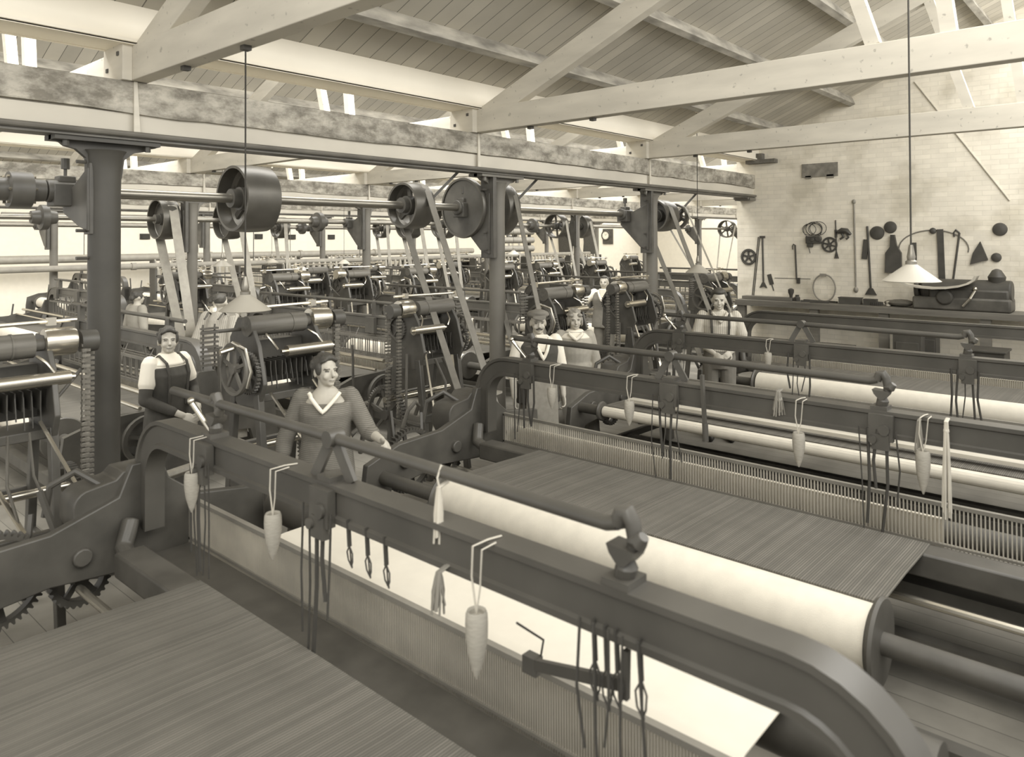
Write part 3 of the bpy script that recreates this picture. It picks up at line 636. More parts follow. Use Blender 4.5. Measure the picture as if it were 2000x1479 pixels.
        for i in range(6):
            yy = LY+.03 if i % 2 else -.03; x = -1+i*.28; MB().bar((x, yy, .5), (x+rr.uniform(-.2, .2), yy+rr.uniform(-.1, .1), 1.0+rr.uniform(-.1, .5)), .02, .03).build('control_lever', IRON, t, smooth=0)
    return t
ROW1 = (1.83, 4.65, 7.15, 9.9)
looms = []
LAB1 = ('nearest broad loom, its long dark rail crossing the whole foreground', 'second loom of the near row, with big cream warp roll and pale reed',
        'third loom of the near row, its rail starting just below the right pillar', 'fourth loom of the near row, nearest the tool wall')
for i, x in enumerate(ROW1):
    if i == 0: looms.append(loom((x, .34, 0), LAB1[0], True, 1, .63, 3.2, LY=4.18, cloth=True, wx=-1.32, ys=(.85, 2.28, 3.3)))
    else: looms.append(loom((x, -.3, 0), LAB1[i], True, i+1, (0, 1.3, .85, .85)[i], (0, 4.0, 4.45, 4.05)[i], LY=4.82, yr=(0, .15, .05, .13)[i], yz=(0, .6, .7, .62)[i], ys=(1.55, 2.92, 4.22) if i < 3 else ()))
def place_far(proto, loc, label):
    c = copy_tree(proto); c.location = loc; c['label'] = label; return c
farl = loom((3.45, 7.0, 0), 'dark loom of the second row behind the woman in the pinafore', False, seed=11)
NUM = ['first', 'second', 'third', 'fourth', 'fifth', 'sixth', 'seventh', 'eighth']
for k, x in enumerate((6.1, 8.6, 12.9, 15.6, 18.3)):
    place_far(farl, (x, 6.95, 0), 'dark second row loom, %s to the right of the woman in the pinafore' % NUM[k])
for k, x in enumerate((5.4, 8.1, 10.7, 13.3, 15.9, 18.5, 21.1)):
    place_far(farl, (x, 14.1, 0), 'dark loom of the third row beyond the second pillar line, %s from the left' % NUM[k])
for k, x in enumerate((8.2, 10.9, 13.6, 16.3, 19.0, 21.7, 24.4)):
    place_far(farl, (x, 21.3, 0), 'dark loom of the last row near the far wall, %s from the left' % NUM[k])
# ------------------------------------------------------------------ dobby machines (pattern heads) at the loom ends
def dobby(loc, label, s=1, near=True, z0=0.0, seed=0):
    """s=1: bright end roller towards +X, s=-1 mirrored"""
    rr = random.Random(seed); t = thing('dobby_machine', loc, label, 'dobby machine', 'dobby machines')
    K = .74; X = lambda x: x*s*K
    H = 1.74+z0
    f = MB()
    for x in (-.42, .3):
        f.prism([(-.28, H-.42), (-.2, H-.14), (-.06, H+.06), (.1, H+.06), (.22, H-.1), (.25, H-.5), (.1, H-.62), (-.2, H-.6)], (X(x), 0, 0), (0, 1, 0), (0, 0, 1), (1, 0, 0), .035)
        f.bar((X(x), -.18, H-.5), (X(x), -.34, 0), .05, .07).bar((X(x), .16, H-.5), (X(x), .3, 0), .05, .07).bar((X(x), -.28, .5), (X(x), .24, .5), .04, .05)
    f.box((X(-.06), .1, H-.3), (.7*K, .1, .34)).box((X(-.06), .02, H-.55), (.74*K, .3, .06)).box((X(-.06), .25, .75), (.76*K, .05, .08)).box((X(-.06), -.28, .6), (.76*K, .05, .08))
    f.build('frame', IRON, t, smooth=30, bevel=.006 if near else 0)
    d = MB().cyl((X(-.46), -.05, H), (X(.2), -.05, H), .078, n=24).cyl((X(.03), -.05, H), (X(.045), -.05, H), .083, n=24).cyl((X(.2), -.05, H), (X(.28), -.05, H), .04, n=12)
    dr = d.build('pattern_drum', mat('drum_timber', .15, .5, var=.2, stretch=(.5, 6, 6)), t)
    MB().lathe([(.02, X(.28)), (.085, X(.28)), (.09, X(.3)), (.09, X(.5)), (.085, X(.52)), (.02, X(.52))], (0, -.05, H+.01), (1, 0, 0), 28).build('end_roller', STEEL, dr, label='bright steel end roller')
    MB().cyl((X(-.7), -.02, H+.13), (X(.55), -.02, H+.14), .013, n=8).box((X(.35), -.02, H+.14), (.05, .04, .05)).box((X(-.6), -.02, H+.12), (.05, .04, .06)).build('top_rod', STEEL, t)
    MB().cyl((X(-.12), -.2, H-.2), (X(.42), -.2, H-.2), .043, n=18).cyl((X(-.18), -.2, H-.2), (X(.46), -.2, H-.2), .016, n=10).build('lower_roller', STEEL, t)
    g = MB(); g.wheel((X(-.62), -.1, H-.3), (1, .0, 0), .2, .04, .03, 5, .04, n=28, sw=.025); hw = g.build('hand_wheel', IRON2, t)
    MB().wheel((X(-.5), -.14, H-.34), (1, 0, 0), .16, .03, .03, 6, .035, teeth=32, sw=.02).build('gear_wheel', IRON, t)
    MB().wheel((X(-.36), .14, H-.05), (1, 0, 0), .1, .03, .025, 4, .03, teeth=22, sw=.02).build('gear_wheel', IRON, t); MB().wheel((X(.33), .12, H-.2), (1, 0, 0), .13, .03, .03, 5, .03, teeth=26, sw=.02).build('gear_wheel', IRON, t)
    MB().tube([(X(-.66), -.12, H-.1), (X(-.62), -.26, H-.14), (X(-.6), -.31, H-.3), (X(-.62), -.28, H-.42)], .012, 8).cyl((X(-.8), -.14, H-.16), (X(-.66), -.14, H-.14), .018, n=10).build('crank_handle', STEEL, hw)
    j = MB(); n = 12 if near else 6
    for i in range(n):
        x = -.38+.66*i/(n-1); j.box((X(x), -.02+rr.uniform(-.02, .02), H-.33), (.008, .26, .12)); j.bar((X(x), -.14, H-.3), (X(x), -.17, H-.42-rr.uniform(0, .08)), .006, .01)
    j.build('lifting_jacks', TOOLM, t, smooth=0)
    MB().tube([(X(-.3), -.13, H-.06), (X(-.27), -.19, H-.12), (X(-.22), -.2, H-.18)], .009, 6).build('spring_hook', STEEL, t)
    sp = MB().tube([(X(.2), -.13, H-.06), (X(.25), -.2, H-.1), (X(.3), -.22, H-.16)], .009, 6)
    sp.build('spring_hook', STEEL, t)
    MB().bar((X(-.3), -.2, H-.5), (X(.0), -.52, H-1.05), .028, .012).build('brace_rod', STEEL, t); MB().bar((X(.2), -.2, H-.45), (X(.42), -.5, H-.92), .018, .012).build('brace_rod', STEEL, t)
    MB().cyl((X(.36), -.05, H-.45), (X(.38), -.05, H-1.1), .014, n=8).build('brace_rod', IRON2, t); MB().cyl((X(.36), 0, H-.4), (X(.62), .05, H-.2), .012, n=8).build('brace_rod', IRON2, t)
    if near:
        l = MB().box((X(-.84), .06, H-.14), (.01, .012, .34)).box((X(-.72), .06, H-.14), (.01, .012, .34)).cyl((X(-.86), .06, H-.03), (X(-.4), .06, H-.03), .014, n=8)
        for i in range(9): l.box((X(-.78), .05, H-.0-i*.034), (.13, .03, .014))
        l.build('lag_lattice', IRON2, t, smooth=0)
        for x, y, zb in ((.58, -.12, H-1.05), (.66, -.02, H-.95)):
            c = MB(); z = H-.02; k = 0
            while z > zb:
                c.box((X(x), y, z), (.05, .026, .018)); c.cyl((X(x-.028), y, z), (X(x+.028), y, z), .012, n=6); z -= .034; k += 1
            c.cyl((X(x-.02), y+.02, H), (X(x-.02), y+.02, zb), .004, n=4)
            c.build('pattern_chain', mat('chain_lags', .22, .35, .4, var=.3, scale=30), t, smooth=0)
        MB().lathe([(.03, -.05), (.07, -.05), (.075, 0), (.07, .05), (.03, .05)], (X(.62), -.07, H), (1, 0, 0), 16).build('chain_barrel', IRON, t)
        MB().tube([(X(.5), -.3, H-1.0), (X(.54), -.38, H-.9), (X(.62), -.4, H-.85), (X(.7), -.36, H-.93), (X(.72), -.3, H-1.1)], .02, 8).build('curved_lever', IRON2, t)
        MB().tube([(X(-.05), -.26, H-.5), (X(-.1), -.4, H-.75), (X(-.03), -.46, H-1.0)], .022, 8, flat=.4).build('curved_lever', IRON2, t)
        MB().tube([(X(.1), -.26, H-.5), (X(.08), -.4, H-.72), (X(.16), -.46, H-.92)], .018, 8, flat=.4).build('curved_lever', IRON2, t)
        MB().wheel((X(.55), .1, .62), (1, 0, 0), .3, .05, .04, 6, .05, teeth=54).build('gear_wheel', IRON, t)
        MB().cyl((X(-.5), .0, .8), (X(.7), .0, .8), .028, n=12).build('cross_shaft', STEEL, t)
    return t
dobs = [((1.35, 5.4, 0), 1, 'dobby machine at the left edge, partly behind the thick pillar'), ((3.22, 5.3, 0), 1, 'dobby machine under the large grey lampshade, behind the woman in the knitted jumper'),
        ((5.2, 5.85, -.06), -1, 'dobby machine whose chains hang left of the midway belt'), ((7.1, 5.55, 0), 1, 'dobby machine behind the heads of the capped man and the fair haired woman'),
        ((8.5, 5.45, 0), -1, 'dobby machine just left of the right pillar'), ((11.35, 5.65, 0), 1, 'dobby machine behind the curly haired man')]
for i, (p, s, l) in enumerate(dobs): dobby((p[0], p[1], 0), l, s, True, z0=p[2], seed=i)
fard = dobby((7.1, 11.55, 0), 'far dobby machine in the second row, first to the right of the big pulley\'s belts', 1, False, seed=31)
fard2 = dobby((8.5, 11.6, 0), 'far dobby machine in the second row, behind the second line\'s middle pillar', -1, False, seed=32)
def far_dobby(proto, loc, label):
    c = copy_tree(proto); c.location = loc; c['label'] = label
for k, x in enumerate((10.1, 12.6, 14.2, 16.4)): far_dobby((fard, fard2)[k % 2], (x, 11.5, 0), 'far dobby machine in the second row, %s past the middle pillar line' % NUM[k])
for k, x in enumerate((6.3, 8.9, 10.4, 12.9, 14.6, 17.2, 18.7, 21.3)): far_dobby((fard, fard2)[k % 2], (x, 13.55, 0), 'very far dobby machine of the third row, %s from the left' % NUM[k])
for k, x in enumerate((9.5, 12.2, 14.9, 17.6, 20.3, 23.0)): far_dobby((fard, fard2)[k % 2], (x, 20.6, 0), 'tiny dobby machine of the last row, %s from the left' % NUM[k])
# creels of upright bobbins in the far rows
cr_ = MB()
def creel(x, y, label):
    t = thing('bobbin_rack', (x, y, 0), label, 'bobbin rack', 'bobbin racks along the far rows')
    m = MB()
    for q in (-1.1, 1.1): m.box((q, 0, .85), (.05, .3, 1.7))
    for z in (.7, 1.1, 1.5): m.box((0, 0, z), (2.2, .3, .03))
    m.build('rack', IRON, t, smooth=0); return t
proto = MB().lathe([(.03, 0), (.05, .01), (.045, .12), (.03, .2), (.012, .22)], n=10)
pm = proto.mesh('bobbin', CONE)
rnk = 0
for k, (x, y) in enumerate(((9.0, 18.9), (12.5, 18.9), (16, 18.9), (20.0, 18.6), (22.8, 18.6), (25.6, 18.6), (12, 26.2), (15.5, 26.2), (19, 26.2))):
    t = creel(x, y, 'dark rack of standing bobbins near the far wall, %s' % (NUM+['ninth'])[k])
    for i in range(11):
        for z in ((1.515, 1.115) if k < 6 else (1.515,)):
            o = bpy.data.objects.new('bobbin', pm); COL.objects.link(o); o.location = (x-1+.2*i, y, z)
            tag(o, 'small dark yarn bobbin standing in a rack near the far wall', 'bobbin', 'yarn bobbins in the far racks')
# ------------------------------------------------------------------ people
DG = None
def remeshed(mb, name, mats, voxel, it=3, fac=.5):
    me = bpy.data.meshes.new('tmp'); me.from_pydata(mb.v, [], mb.f)
    bm = bmesh.new(); bm.from_mesh(me); bmesh.ops.recalc_face_normals(bm, faces=bm.faces); bm.to_mesh(me); bm.free()
    o = bpy.data.objects.new('tmp', me); COL.objects.link(o)
    r = o.modifiers.new('r', 'REMESH'); r.mode = 'VOXEL'; r.voxel_size = voxel; r.use_smooth_shade = True
    if it: s = o.modifiers.new('s', 'SMOOTH'); s.factor = fac; s.iterations = it
    dg = bpy.context.evaluated_depsgraph_get(); dg.update()
    out = bpy.data.meshes.new_from_object(o.evaluated_get(dg)); out.name = name
    bpy.data.objects.remove(o); bpy.data.meshes.remove(me)
    out.materials.clear()
    for m in (mats if isinstance(mats, list) else [mats]): out.materials.append(m)
    out.polygons.foreach_set('use_smooth', [True]*len(out.polygons))
    return out
def cap(mb, p, q, r0, r1, n=14, f=1.0):
    """tapered limb with rounded ends"""
    p = V(p); q = V(q); d = (q-p).normalized()
    mb.tube([p-d*r0*.95, p-d*r0*.7, p, p.lerp(q, .5), q, q+d*r1*.7, q+d*r1*.95], [r0*.3, r0*.72, r0, (r0+r1)/2, r1, r1*.72, r1*.3], n, flat=f)
def ell(mb, rings, n=24):
    """stack of ellipses: (z, rx, ry, yoff)"""
    P = []
    for z, rx, ry, yo in rings: P += [V((rx*math.cos(2*PI*j/n), yo+ry*math.sin(2*PI*j/n), z)) for j in range(n)]
    F = [(i*n+j, i*n+(j+1) % n, (i+1)*n+(j+1) % n, (i+1)*n+j) for i in range(len(rings)-1) for j in range(n)]
    F += [tuple(range(n-1, -1, -1)), tuple(range((len(rings)-1)*n, len(rings)*n))]
    mb.add(P, F)
def hand(mb, w, d, nrm, side, curl=.5):
    """wrist w, pointing d, palm facing nrm; thumb on `side`"""
    w = V(w); d = V(d).normalized(); nrm = V(nrm); nrm = (nrm-d*nrm.dot(d)).normalized(); s = d.cross(nrm).normalized()*side
    R = Matrix((s, nrm, d)).transposed()
    mb.ball(w+d*.05, (.04, .017, .055), 12, R=R)
    for i, (o, L) in enumerate(((.03, .068), (.011, .076), (-.009, .07), (-.028, .054))):
        a = w+d*.09+s*o; k = curl*(1+.12*i)
        d1 = (d*math.cos(k*.7)+nrm*math.sin(k*.7)); d2 = (d*math.cos(k*1.6)+nrm*math.sin(k*1.6)); d3 = (d*math.cos(k*2.3)+nrm*math.sin(k*2.3))
        b = a+d1*L*.48; c = b+d2*L*.32; e = c+d3*L*.26
        mb.tube([a-d*.02, a, b, c, e, e+d3*.006], [.0085, .0092, .0088, .008, .0068, .003], 8)
    a = w+d*.025+s*.03; b = a+(s*.75+d*.6+nrm*.25).normalized()*.038; c = b+(d*.85+s*.25+nrm*.35).normalized()*.032
    mb.tube([a, b, c, c+(d*.8+nrm*.4).normalized()*.012], [.012, .0105, .009, .004], 8)
def person(loc, face, h, label, sp):
    """face: world direction (degrees from +X) the body faces; local figure faces -Y"""
    t = thing('person', loc, label, 'person', rz=math.radians(face+90))
    s = h/1.70; vox = sp.get('vox', .0065)
    fem = sp.get('fem', False)
    S = lambda p: V(p)*s
    hy, ht = sp.get('head', (0, 0))      # head yaw, tilt (deg)
    lean = sp.get('lean', 0.0)
    hc = S((0, -.01-lean*.5, 1.47)); HR = Matrix.Rotation(math.radians(hy), 3, 'Z') @ Matrix.Rotation(math.radians(ht), 3, 'X')
    Hd = lambda p: hc + HR @ (V(p)*s)
    sw = .165 if fem else .185
    A = {}
    for k, sd in (('l', 1), ('r', -1)):
        a = sp.get(k, None)
        sh = S((sd*sw, .01-lean*.45, 1.395)); el = S(a[0]) if a else S((sd*.245, .03, 1.1)); wr = S(a[1]) if a else S((sd*.25, -.06, .86))
        A[k] = (sh, el, wr, sd, (a[2] if a and len(a) > 2 else .55))
    b = MB()
    ly = lambda z: -lean*max(0, (z-.95)/.45)*.5
    wd = 1.0 if fem else 1.06
    ell(b, [(z*s, rx*s*wd, ry*s, (yo+ly(z))*s) for z, rx, ry, yo in ((.84, .12, .09, 0), (.9, .165, .11, 0), (1.0, .155, .1, 0), (1.1, .135, .092, 0), (1.2, .145, .105, -.005), (1.29, .155, .115, -.008), (1.37, .15, .095, 0), (1.42, .1, .07, .0), (1.46, .06, .058, 0))])
    if fem:
        for q in (-.07, .07): b.ball(S((q, -.06+ly(1.25), 1.235)), .056*s, 12)
    cap(b, S((0, .0+ly(1.43), 1.42)), Hd((0, .01, .04)), .055*s, .05*s)
    # head
    b.ball(Hd((0, .012, .125)), tuple(k*s for k in (.074, .092, .095)), 20, R=HR)
    b.ball(Hd((0, -.03, .075)), tuple(k*s for k in (.059, .062, .078)), 18, R=HR)
    b.ball(Hd((0, -.07, .022)), tuple(k*s for k in (.026, .02, .02)), 12, R=HR)
    for q in (-1, 1):
        b.ball(Hd((q*.036, -.068, .072)), tuple(k*s for k in (.024, .02, .022)), 10, R=HR)
        b.ball(Hd((q*.076, .012, .095)), tuple(k*s for k in (.009, .02, .032)), 10, R=HR)
        b.ball(Hd((q*.03, -.078, .127)), tuple(k*s for k in (.024, .012, .009)), 10, R=HR)
    b.tube([Hd((0, -.088, .118)), Hd((0, -.1, .095)), Hd((0, -.112, .078)), Hd((0, -.1, .068))], [.009*s, .01*s, .014*s, .009*s], 8)
    b.ball(Hd((0, -.09, .045)), tuple(k*s for k in (.022, .01, .009)), 10, R=HR)
    # arms, legs
    for k, (sh, el, wr, sd, cu) in A.items():
        cap(b, sh, el, .05*s, .04*s); cap(b, el, wr, .041*s, .027*s)
        d = (wr-el).normalized(); nr = V((-sd*.7, -.3, -.5)) if not sp.get('palm'+k) else V(sp['palm'+k])
        hand(b, wr, d, nr, sd, cu)
    for sd in (1, -1):
        cap(b, S((sd*.085, 0, .9)), S((sd*.095, -.01, .49)), .085*s, .058*s); cap(b, S((sd*.095, -.01, .49)), S((sd*.1, .02, .1)), .056*s, .036*s)
        cap(b, S((sd*.1, .03, .05)), S((sd*.115, -.14, .035)), .038*s, .034*s)
    me = remeshed(b, 'body', [SKIN, FEAT, LIP], vox, 2)
    HI = HR.transposed(); co = np.empty(len(me.polygons)*3); me.polygons.foreach_get('center', co); co = co.reshape(-1, 3)
    R_ = np.array(HI); loc_ = ((co-np.array(hc)) @ R_.T)/s; mi = np.zeros(len(co), int)
    x, y, z = loc_[:, 0], loc_[:, 1], loc_[:, 2]; fr = y < -.045; ax = np.abs(np.abs(x)-.031)
    mi[fr & (ax < .012) & (np.abs(z-.108) < .0048)] = 1
    mi[fr & (ax < .018) & (np.abs(z-.127+.25*np.abs(ax)) < .0036)] = 1
    mi[fr & (np.abs(x) < .024) & (np.abs(z-.045) < .0042)] = 2
    mi[fr & (np.abs(x) < .009) & (np.abs(z-.066) < .003) & (np.abs(np.abs(x)-.007) < .004)] = 1
    me.polygons.foreach_set('material_index', mi)
    o = bpy.data.objects.new('body', me); COL.objects.link(o); o.parent = t
    def part(mb, name, m, v=None, lab=None, it=3):
        q = bpy.data.objects.new(name, remeshed(mb, name, m, v or max(vox, .008), it)); COL.objects.link(q); q.parent = t
        if lab: q['label'] = lab
        return q
    # hair
    hm = MB(); hs = sp.get('hair', 'short'); r2 = random.Random(len(label))
    fl = {'bob': 1.06, 'curly': 1.0, 'tied': .99, 'short': .97}[hs]
    hm.ball(Hd((0, .03, .142)), tuple(k*s*fl for k in (.08, .086, .086)), 20, R=HR)
    def locks(n, r, lo, hi, az0, az1, R_=(.08, .086, .086)):
        for i in range(n):
            a = r2.uniform(az0, az1); e = r2.uniform(lo, hi); q = (R_[0]*fl*math.cos(a)*math.cos(e), .03+R_[1]*fl*math.sin(a)*math.cos(e), .142+R_[2]*fl*math.sin(e))
            hm.ball(Hd(q), tuple(k*s*r2.uniform(.8, 1.2) for k in (r, r*1.15, r*.8)), 8, R=HR)
    if hs == 'bob':
        locks(40, .02, -.4, 1.4, -.25, PI+.25); locks(12, .017, .75, 1.2, PI, 2*PI)
        for q in (-1, 1): hm.ball(Hd((q*.078, .01, .09)), tuple(k*s for k in (.02, .05, .06)), 12, R=HR); hm.ball(Hd((q*.05, -.062, .17)), tuple(k*s for k in (.034, .026, .022)), 12, R=HR)
        hm.ball(Hd((0, .075, .07)), tuple(k*s for k in (.07, .04, .06)), 12, R=HR)
    elif hs == 'curly':
        hm.ball(Hd((0, -.02, .2)), tuple(k*s for k in (.062, .062, .034)), 14, R=HR)
        locks(55, .019, .1, 1.5, -.3, PI+.3); locks(30, .018, .52, 1.45, PI, 2*PI, (.08, .096, .09))
    elif hs == 'tied':
        locks(24, .016, -.1, 1.5, -.2, PI+.2)
        for q in (-1, 1): hm.ball(Hd((q*.036, -.052, .188)), tuple(k*s for k in (.036, .03, .015)), 14, R=HR @ Matrix.Rotation(q*.5, 3, 'Y')); hm.ball(Hd((q*.066, -.015, .128)), tuple(k*s for k in (.02, .036, .05)), 12, R=HR)
        hm.ball(Hd((0, .105, .1)), tuple(k*s for k in (.05, .04, .05)), 14, R=HR); hm.ball(Hd((0, -.025, .2)), tuple(k*s for k in (.056, .052, .03)), 14, R=HR)
    else: hm.ball(Hd((0, -.015, .195)), tuple(k*s for k in (.058, .058, .03)), 14, R=HR); locks(18, .014, .0, 1.4, 0, PI)
    part(hm, 'hair', sp.get('hairm', HAIRD), lab=sp.get('hairl'))
    if sp.get('cap'):
        c = MB(); c.ball(Hd((0, .01, .188)), tuple(k*s for k in (.112, .122, .044)), 24, R=HR); c.ball(Hd((0, -.02, .205)), tuple(k*s for k in (.09, .1, .034)), 20, R=HR)
        c.ball(Hd((0, -.1, .165)), tuple(k*s for k in (.068, .058, .012)), 18, R=HR @ Matrix.Rotation(.2, 3, 'X')); part(c, 'flat_cap', MIDC)
    if sp.get('moustache'):
        c = MB()
        for q in (-1, 1): cap(c, Hd((q*.004, -.1, .06)), Hd((q*.032, -.084, .05)), .009*s, .005*s)
        part(c, 'moustache', HAIRD, .004, it=1)
    # clothes
    def torso(z0, z1, g, top=None, hips=True):
        m = MB(); rows = [(.80, .185, .125, 0), (.9, .18, .12, 0), (1.0, .168, .112, 0), (1.1, .15, .106, 0), (1.2, .158, .12 if not fem else .13, -.008), (1.29, .168, .128 if not fem else .135, -.012), (1.36, .17, .108, 0), (1.41, .13, .085, .002), (1.45, .085, .07, .004)]
        ell(m, [(z*s, (rx+g)*s*wd, (ry+g)*s, (yo+ly(z))*s) for z, rx, ry, yo in rows if z0 <= z <= z1]); return m
    def sleeve(m, k, r0, r1, upto, flare=0):
        sh, el, wr, sd, cu = A[k]
        if upto <= 1: cap(m, sh, sh.lerp(el, upto), r0*s, r1*s)
        else: cap(m, sh, el, r0*s, (r0+r1)/2*s); cap(m, el, el.lerp(wr, upto-1), (r0+r1)/2*s, r1*s)
    for c in sp['clothes']:
        k = c[0]
        if k == 'top':
            m = torso(c[3], c[4], c[5]); 
            for a in ('l', 'r'):
                if c[6] > 0: sleeve(m, a, c[7], c[8], c[6])
                if c[6] > 0 and c[4] < 1.4: cap(m, S((A[a][3]*.105, .014, 1.402)), A[a][0], .046*s, .06*s)
            part(m, c[1], c[2], lab=c[9] if len(c) > 9 else None)
        elif k == 'sleeves':
            for a in ('l', 'r'):
                m = MB(); sh, el, wr, sd, cu = A[a]; f0, f1 = c[3], c[4]
                P = lambda f: sh.lerp(el, f) if f <= 1 else el.lerp(wr, f-1)
                if f0 < 1 < f1: cap(m, P(f0), el, c[5]*s, c[6]*s); cap(m, el, P(f1), c[6]*s, c[7]*s)
                else: cap(m, P(f0), P(f1), c[5]*s, c[7]*s)
                part(m, c[1], c[2])
        elif k == 'skirt':
            m = MB(); ell(m, [(c[3]*s, c[4]*s, c[4]*.8*s, 0), (.6*s, (c[4]*.6+.09)*s, (c[4]*.45+.07)*s, 0), (.9*s, .19*s, .135*s, 0), (1.06*s, .15*s, .112*s, ly(1.06)*s)]); part(m, c[1], c[2])
        elif k == 'trousers':
            m = MB(); ell(m, [(.8*s, .17*s, .115*s, 0), (.92*s, .182*s, .125*s, 0), (1.05*s, .165*s, .115*s, 0)])
            for sd in (1, -1): cap(m, S((sd*.09, 0, .86)), S((sd*.1, -.005, .48)), .1*s, .078*s); cap(m, S((sd*.1, -.005, .48)), S((sd*.105, .015, .13)), .076*s, .072*s)
            part(m, c[1], c[2])
        elif k == 'apron':
            m = MB()
            m.prism([(-.17, .45), (.17, .45), (.15, 1.04), (-.15, 1.04)], S((0, -.145, 0)), (s, 0, 0), (0, 0, s), (0, 1, 0), .016); part(m, c[1], c[2], .006)
        elif k == 'vneck':
            m = MB(); d = c[3]; pts = []
            for q in range(-8, 9):
                f = q/8; z = 1.44-(1-abs(f))*d; x = (c[6] if len(c) > 6 else .085)*f*(1.0+.15*(1-abs(f))); yy = -(.075+.075*min(1, (1.46-z)/.14))+ly(z)+.0*abs(f)
                if abs(f) > .8: yy = yy*.55-.01
                pts.append(S((x, yy-c[4], z)))
            m.tube(pts, c[5]*s, 8); part(m, c[1], c[2], .005, it=1)
        elif k == 'collar':
            m = MB()
            g = c[3]-.03
            ell(m, [(z*s, (rx+g)*s, (ry+g)*s, (yo+ly(z))*s) for z, rx, ry, yo in ((1.365, .16, .118, 0), (1.385, .165, .122, 0), (1.42, .125, .095, .0), (1.455, .08, .068, .002), (1.47, .066, .06, .004))])
            part(m, c[1], c[2], .008, it=2)
        elif k == 'shirtfront':
            m = MB(); m.prism([(-.06, 1.47), (.06, 1.47), (.035, 1.34), (0, 1.18), (-.035, 1.34)], S((0, -.118-c[3]+ly(1.3), 0)), (s, 0, 0), (0, .0, s), (0, 1, .2), .03); part(m, c[1], c[2], .006, it=2)
        elif k == 'braces':
            for sd in (1, -1):
                m = MB(); m.tube([S((sd*.085, -.13, 1.02)), S((sd*.09, -.15, 1.2)), S((sd*.095, -.155, 1.3)), S((sd*.1, -.12, 1.4)), S((sd*.1, -.02, 1.46)), S((sd*.09, .1, 1.38))], .016*s, 8, flat=.5); part(m, c[1], c[2], .006, it=1)
    sh_ = MB()
    for sd in (1, -1): cap(sh_, S((sd*.1, .03, .052)), S((sd*.115, -.15, .042)), .05*s, .043*s); 
    part(sh_, 'boots', SHOE, .01)
    return t
def face_cam(p, off=0): return math.degrees(math.atan2(-p[1], -p[0]))+off
# woman in the pinafore
p = V((2.80, 6.42, 0))
person(p, face_cam(p, 38), 1.66, 'smiling woman in a black pinafore over a white blouse, beside the thick left pillar', dict(fem=True, hair='tied', head=(-30, -4),
    l=((.25, -.02, 1.12), (.1, -.27, 1.0), .7), r=((-.24, -.03, 1.1), (-.05, -.26, .96), .7),
    clothes=[('top', 'blouse', WHITEC, .9, 1.5, .012, .6, .068, .07), ('sleeves', 'sleeve_protector', DARKC, .6, 1.75, .06, .052, .04), ('top', 'pinafore_bodice', DARKC, .8, 1.36, .026, 0, .05, .04), ('skirt', 'skirt', DARKC, .25, .3),
             ('braces', 'pinafore_strap', DARKC, 1.25), ('collar', 'sailor_collar', WHITEC, .035)]))
# woman in the knitted jumper
p = V((2.93, 4.28, 0))
person(p, face_cam(p, -8), 1.63, 'woman in a ribbed knitted jumper with white V neck trim, one hand outstretched', dict(fem=True, hair='tied', head=(38, -3),
    r=((-.29, .02, 1.08), (-.3, -.05, .84), .5), l=((.3, -.05, 1.15), (.40, -.22, 1.13), .8),
    clothes=[('top', 'jumper', KNIT, .8, 1.37, .02, 1.18, .066, .058), ('skirt', 'skirt', MIDC, .25, .28), ('vneck', 'neck_trim', WHITEC, .12, .03, .015, .108), ('sleeves', 'rolled_cuff', KNIT, 1.05, 1.3, .06, .06, .056)]))
# capped man
p = V((5.62, 4.64, 0))
person(p, face_cam(p, 16), 1.70, 'man in a flat cap, moustache and dark waistcoat over a white shirt', dict(hair='short', head=(-8, 2), cap=True, moustache=True,
    l=((.25, .03, 1.1), (.245, -.05, .86), .6), r=((-.25, .03, 1.1), (-.25, -.04, .86), .6),
    clothes=[('top', 'shirt', WHITEC, .8, 1.46, .01, 1.12, .068, .062), ('shirtfront', 'shirt_front', WHITEC, .02), ('top', 'waistcoat', DARKC, .8, 1.41, .022, 0, .05, .05), ('vneck', 'shirt_collar', WHITEC, .2, .042, .017), ('trousers', 'trousers', MIDC), ('apron', 'apron', GREYC)]))
# fair haired woman
p = V((6.62, 4.93, 0))
person(p, face_cam(p, 4), 1.61, 'fair haired woman in a pale jumper with a square white collar, beside the capped man', dict(fem=True, hair='bob', hairm=HAIRB, hairl='fair wavy bobbed hair', head=(4, 0),
    clothes=[('top', 'jumper', mat('pale_grey_wool', .42, .95, var=.08, scale=20), .8, 1.46, .028, 1.35, .072, .056), ('collar', 'square_collar', WHITEC, .05), ('skirt', 'skirt', MIDC, .25, .29), ('vneck', 'blouse_edge', WHITEC, .07, .05, .02)]))
# curly haired man
p = V((8.28, 4.02, 0))
person(p, face_cam(p, 6), 1.79, 'curly haired man in a pale striped shirt and dark braces, near the tool wall', dict(hair='curly', head=(-4, 6),
    l=((.27, -.04, 1.12), (.1, -.24, 1.02), .8), r=((-.27, -.04, 1.12), (-.08, -.25, 1.0), .8),
    clothes=[('top', 'striped_shirt', STRIPEC, .92, 1.46, .012, .75, .062, .064), ('vneck', 'shirt_collar', STRIPEC, .1, .035, .018), ('braces', 'brace', DARKC), ('trousers', 'trousers', MIDC)]))
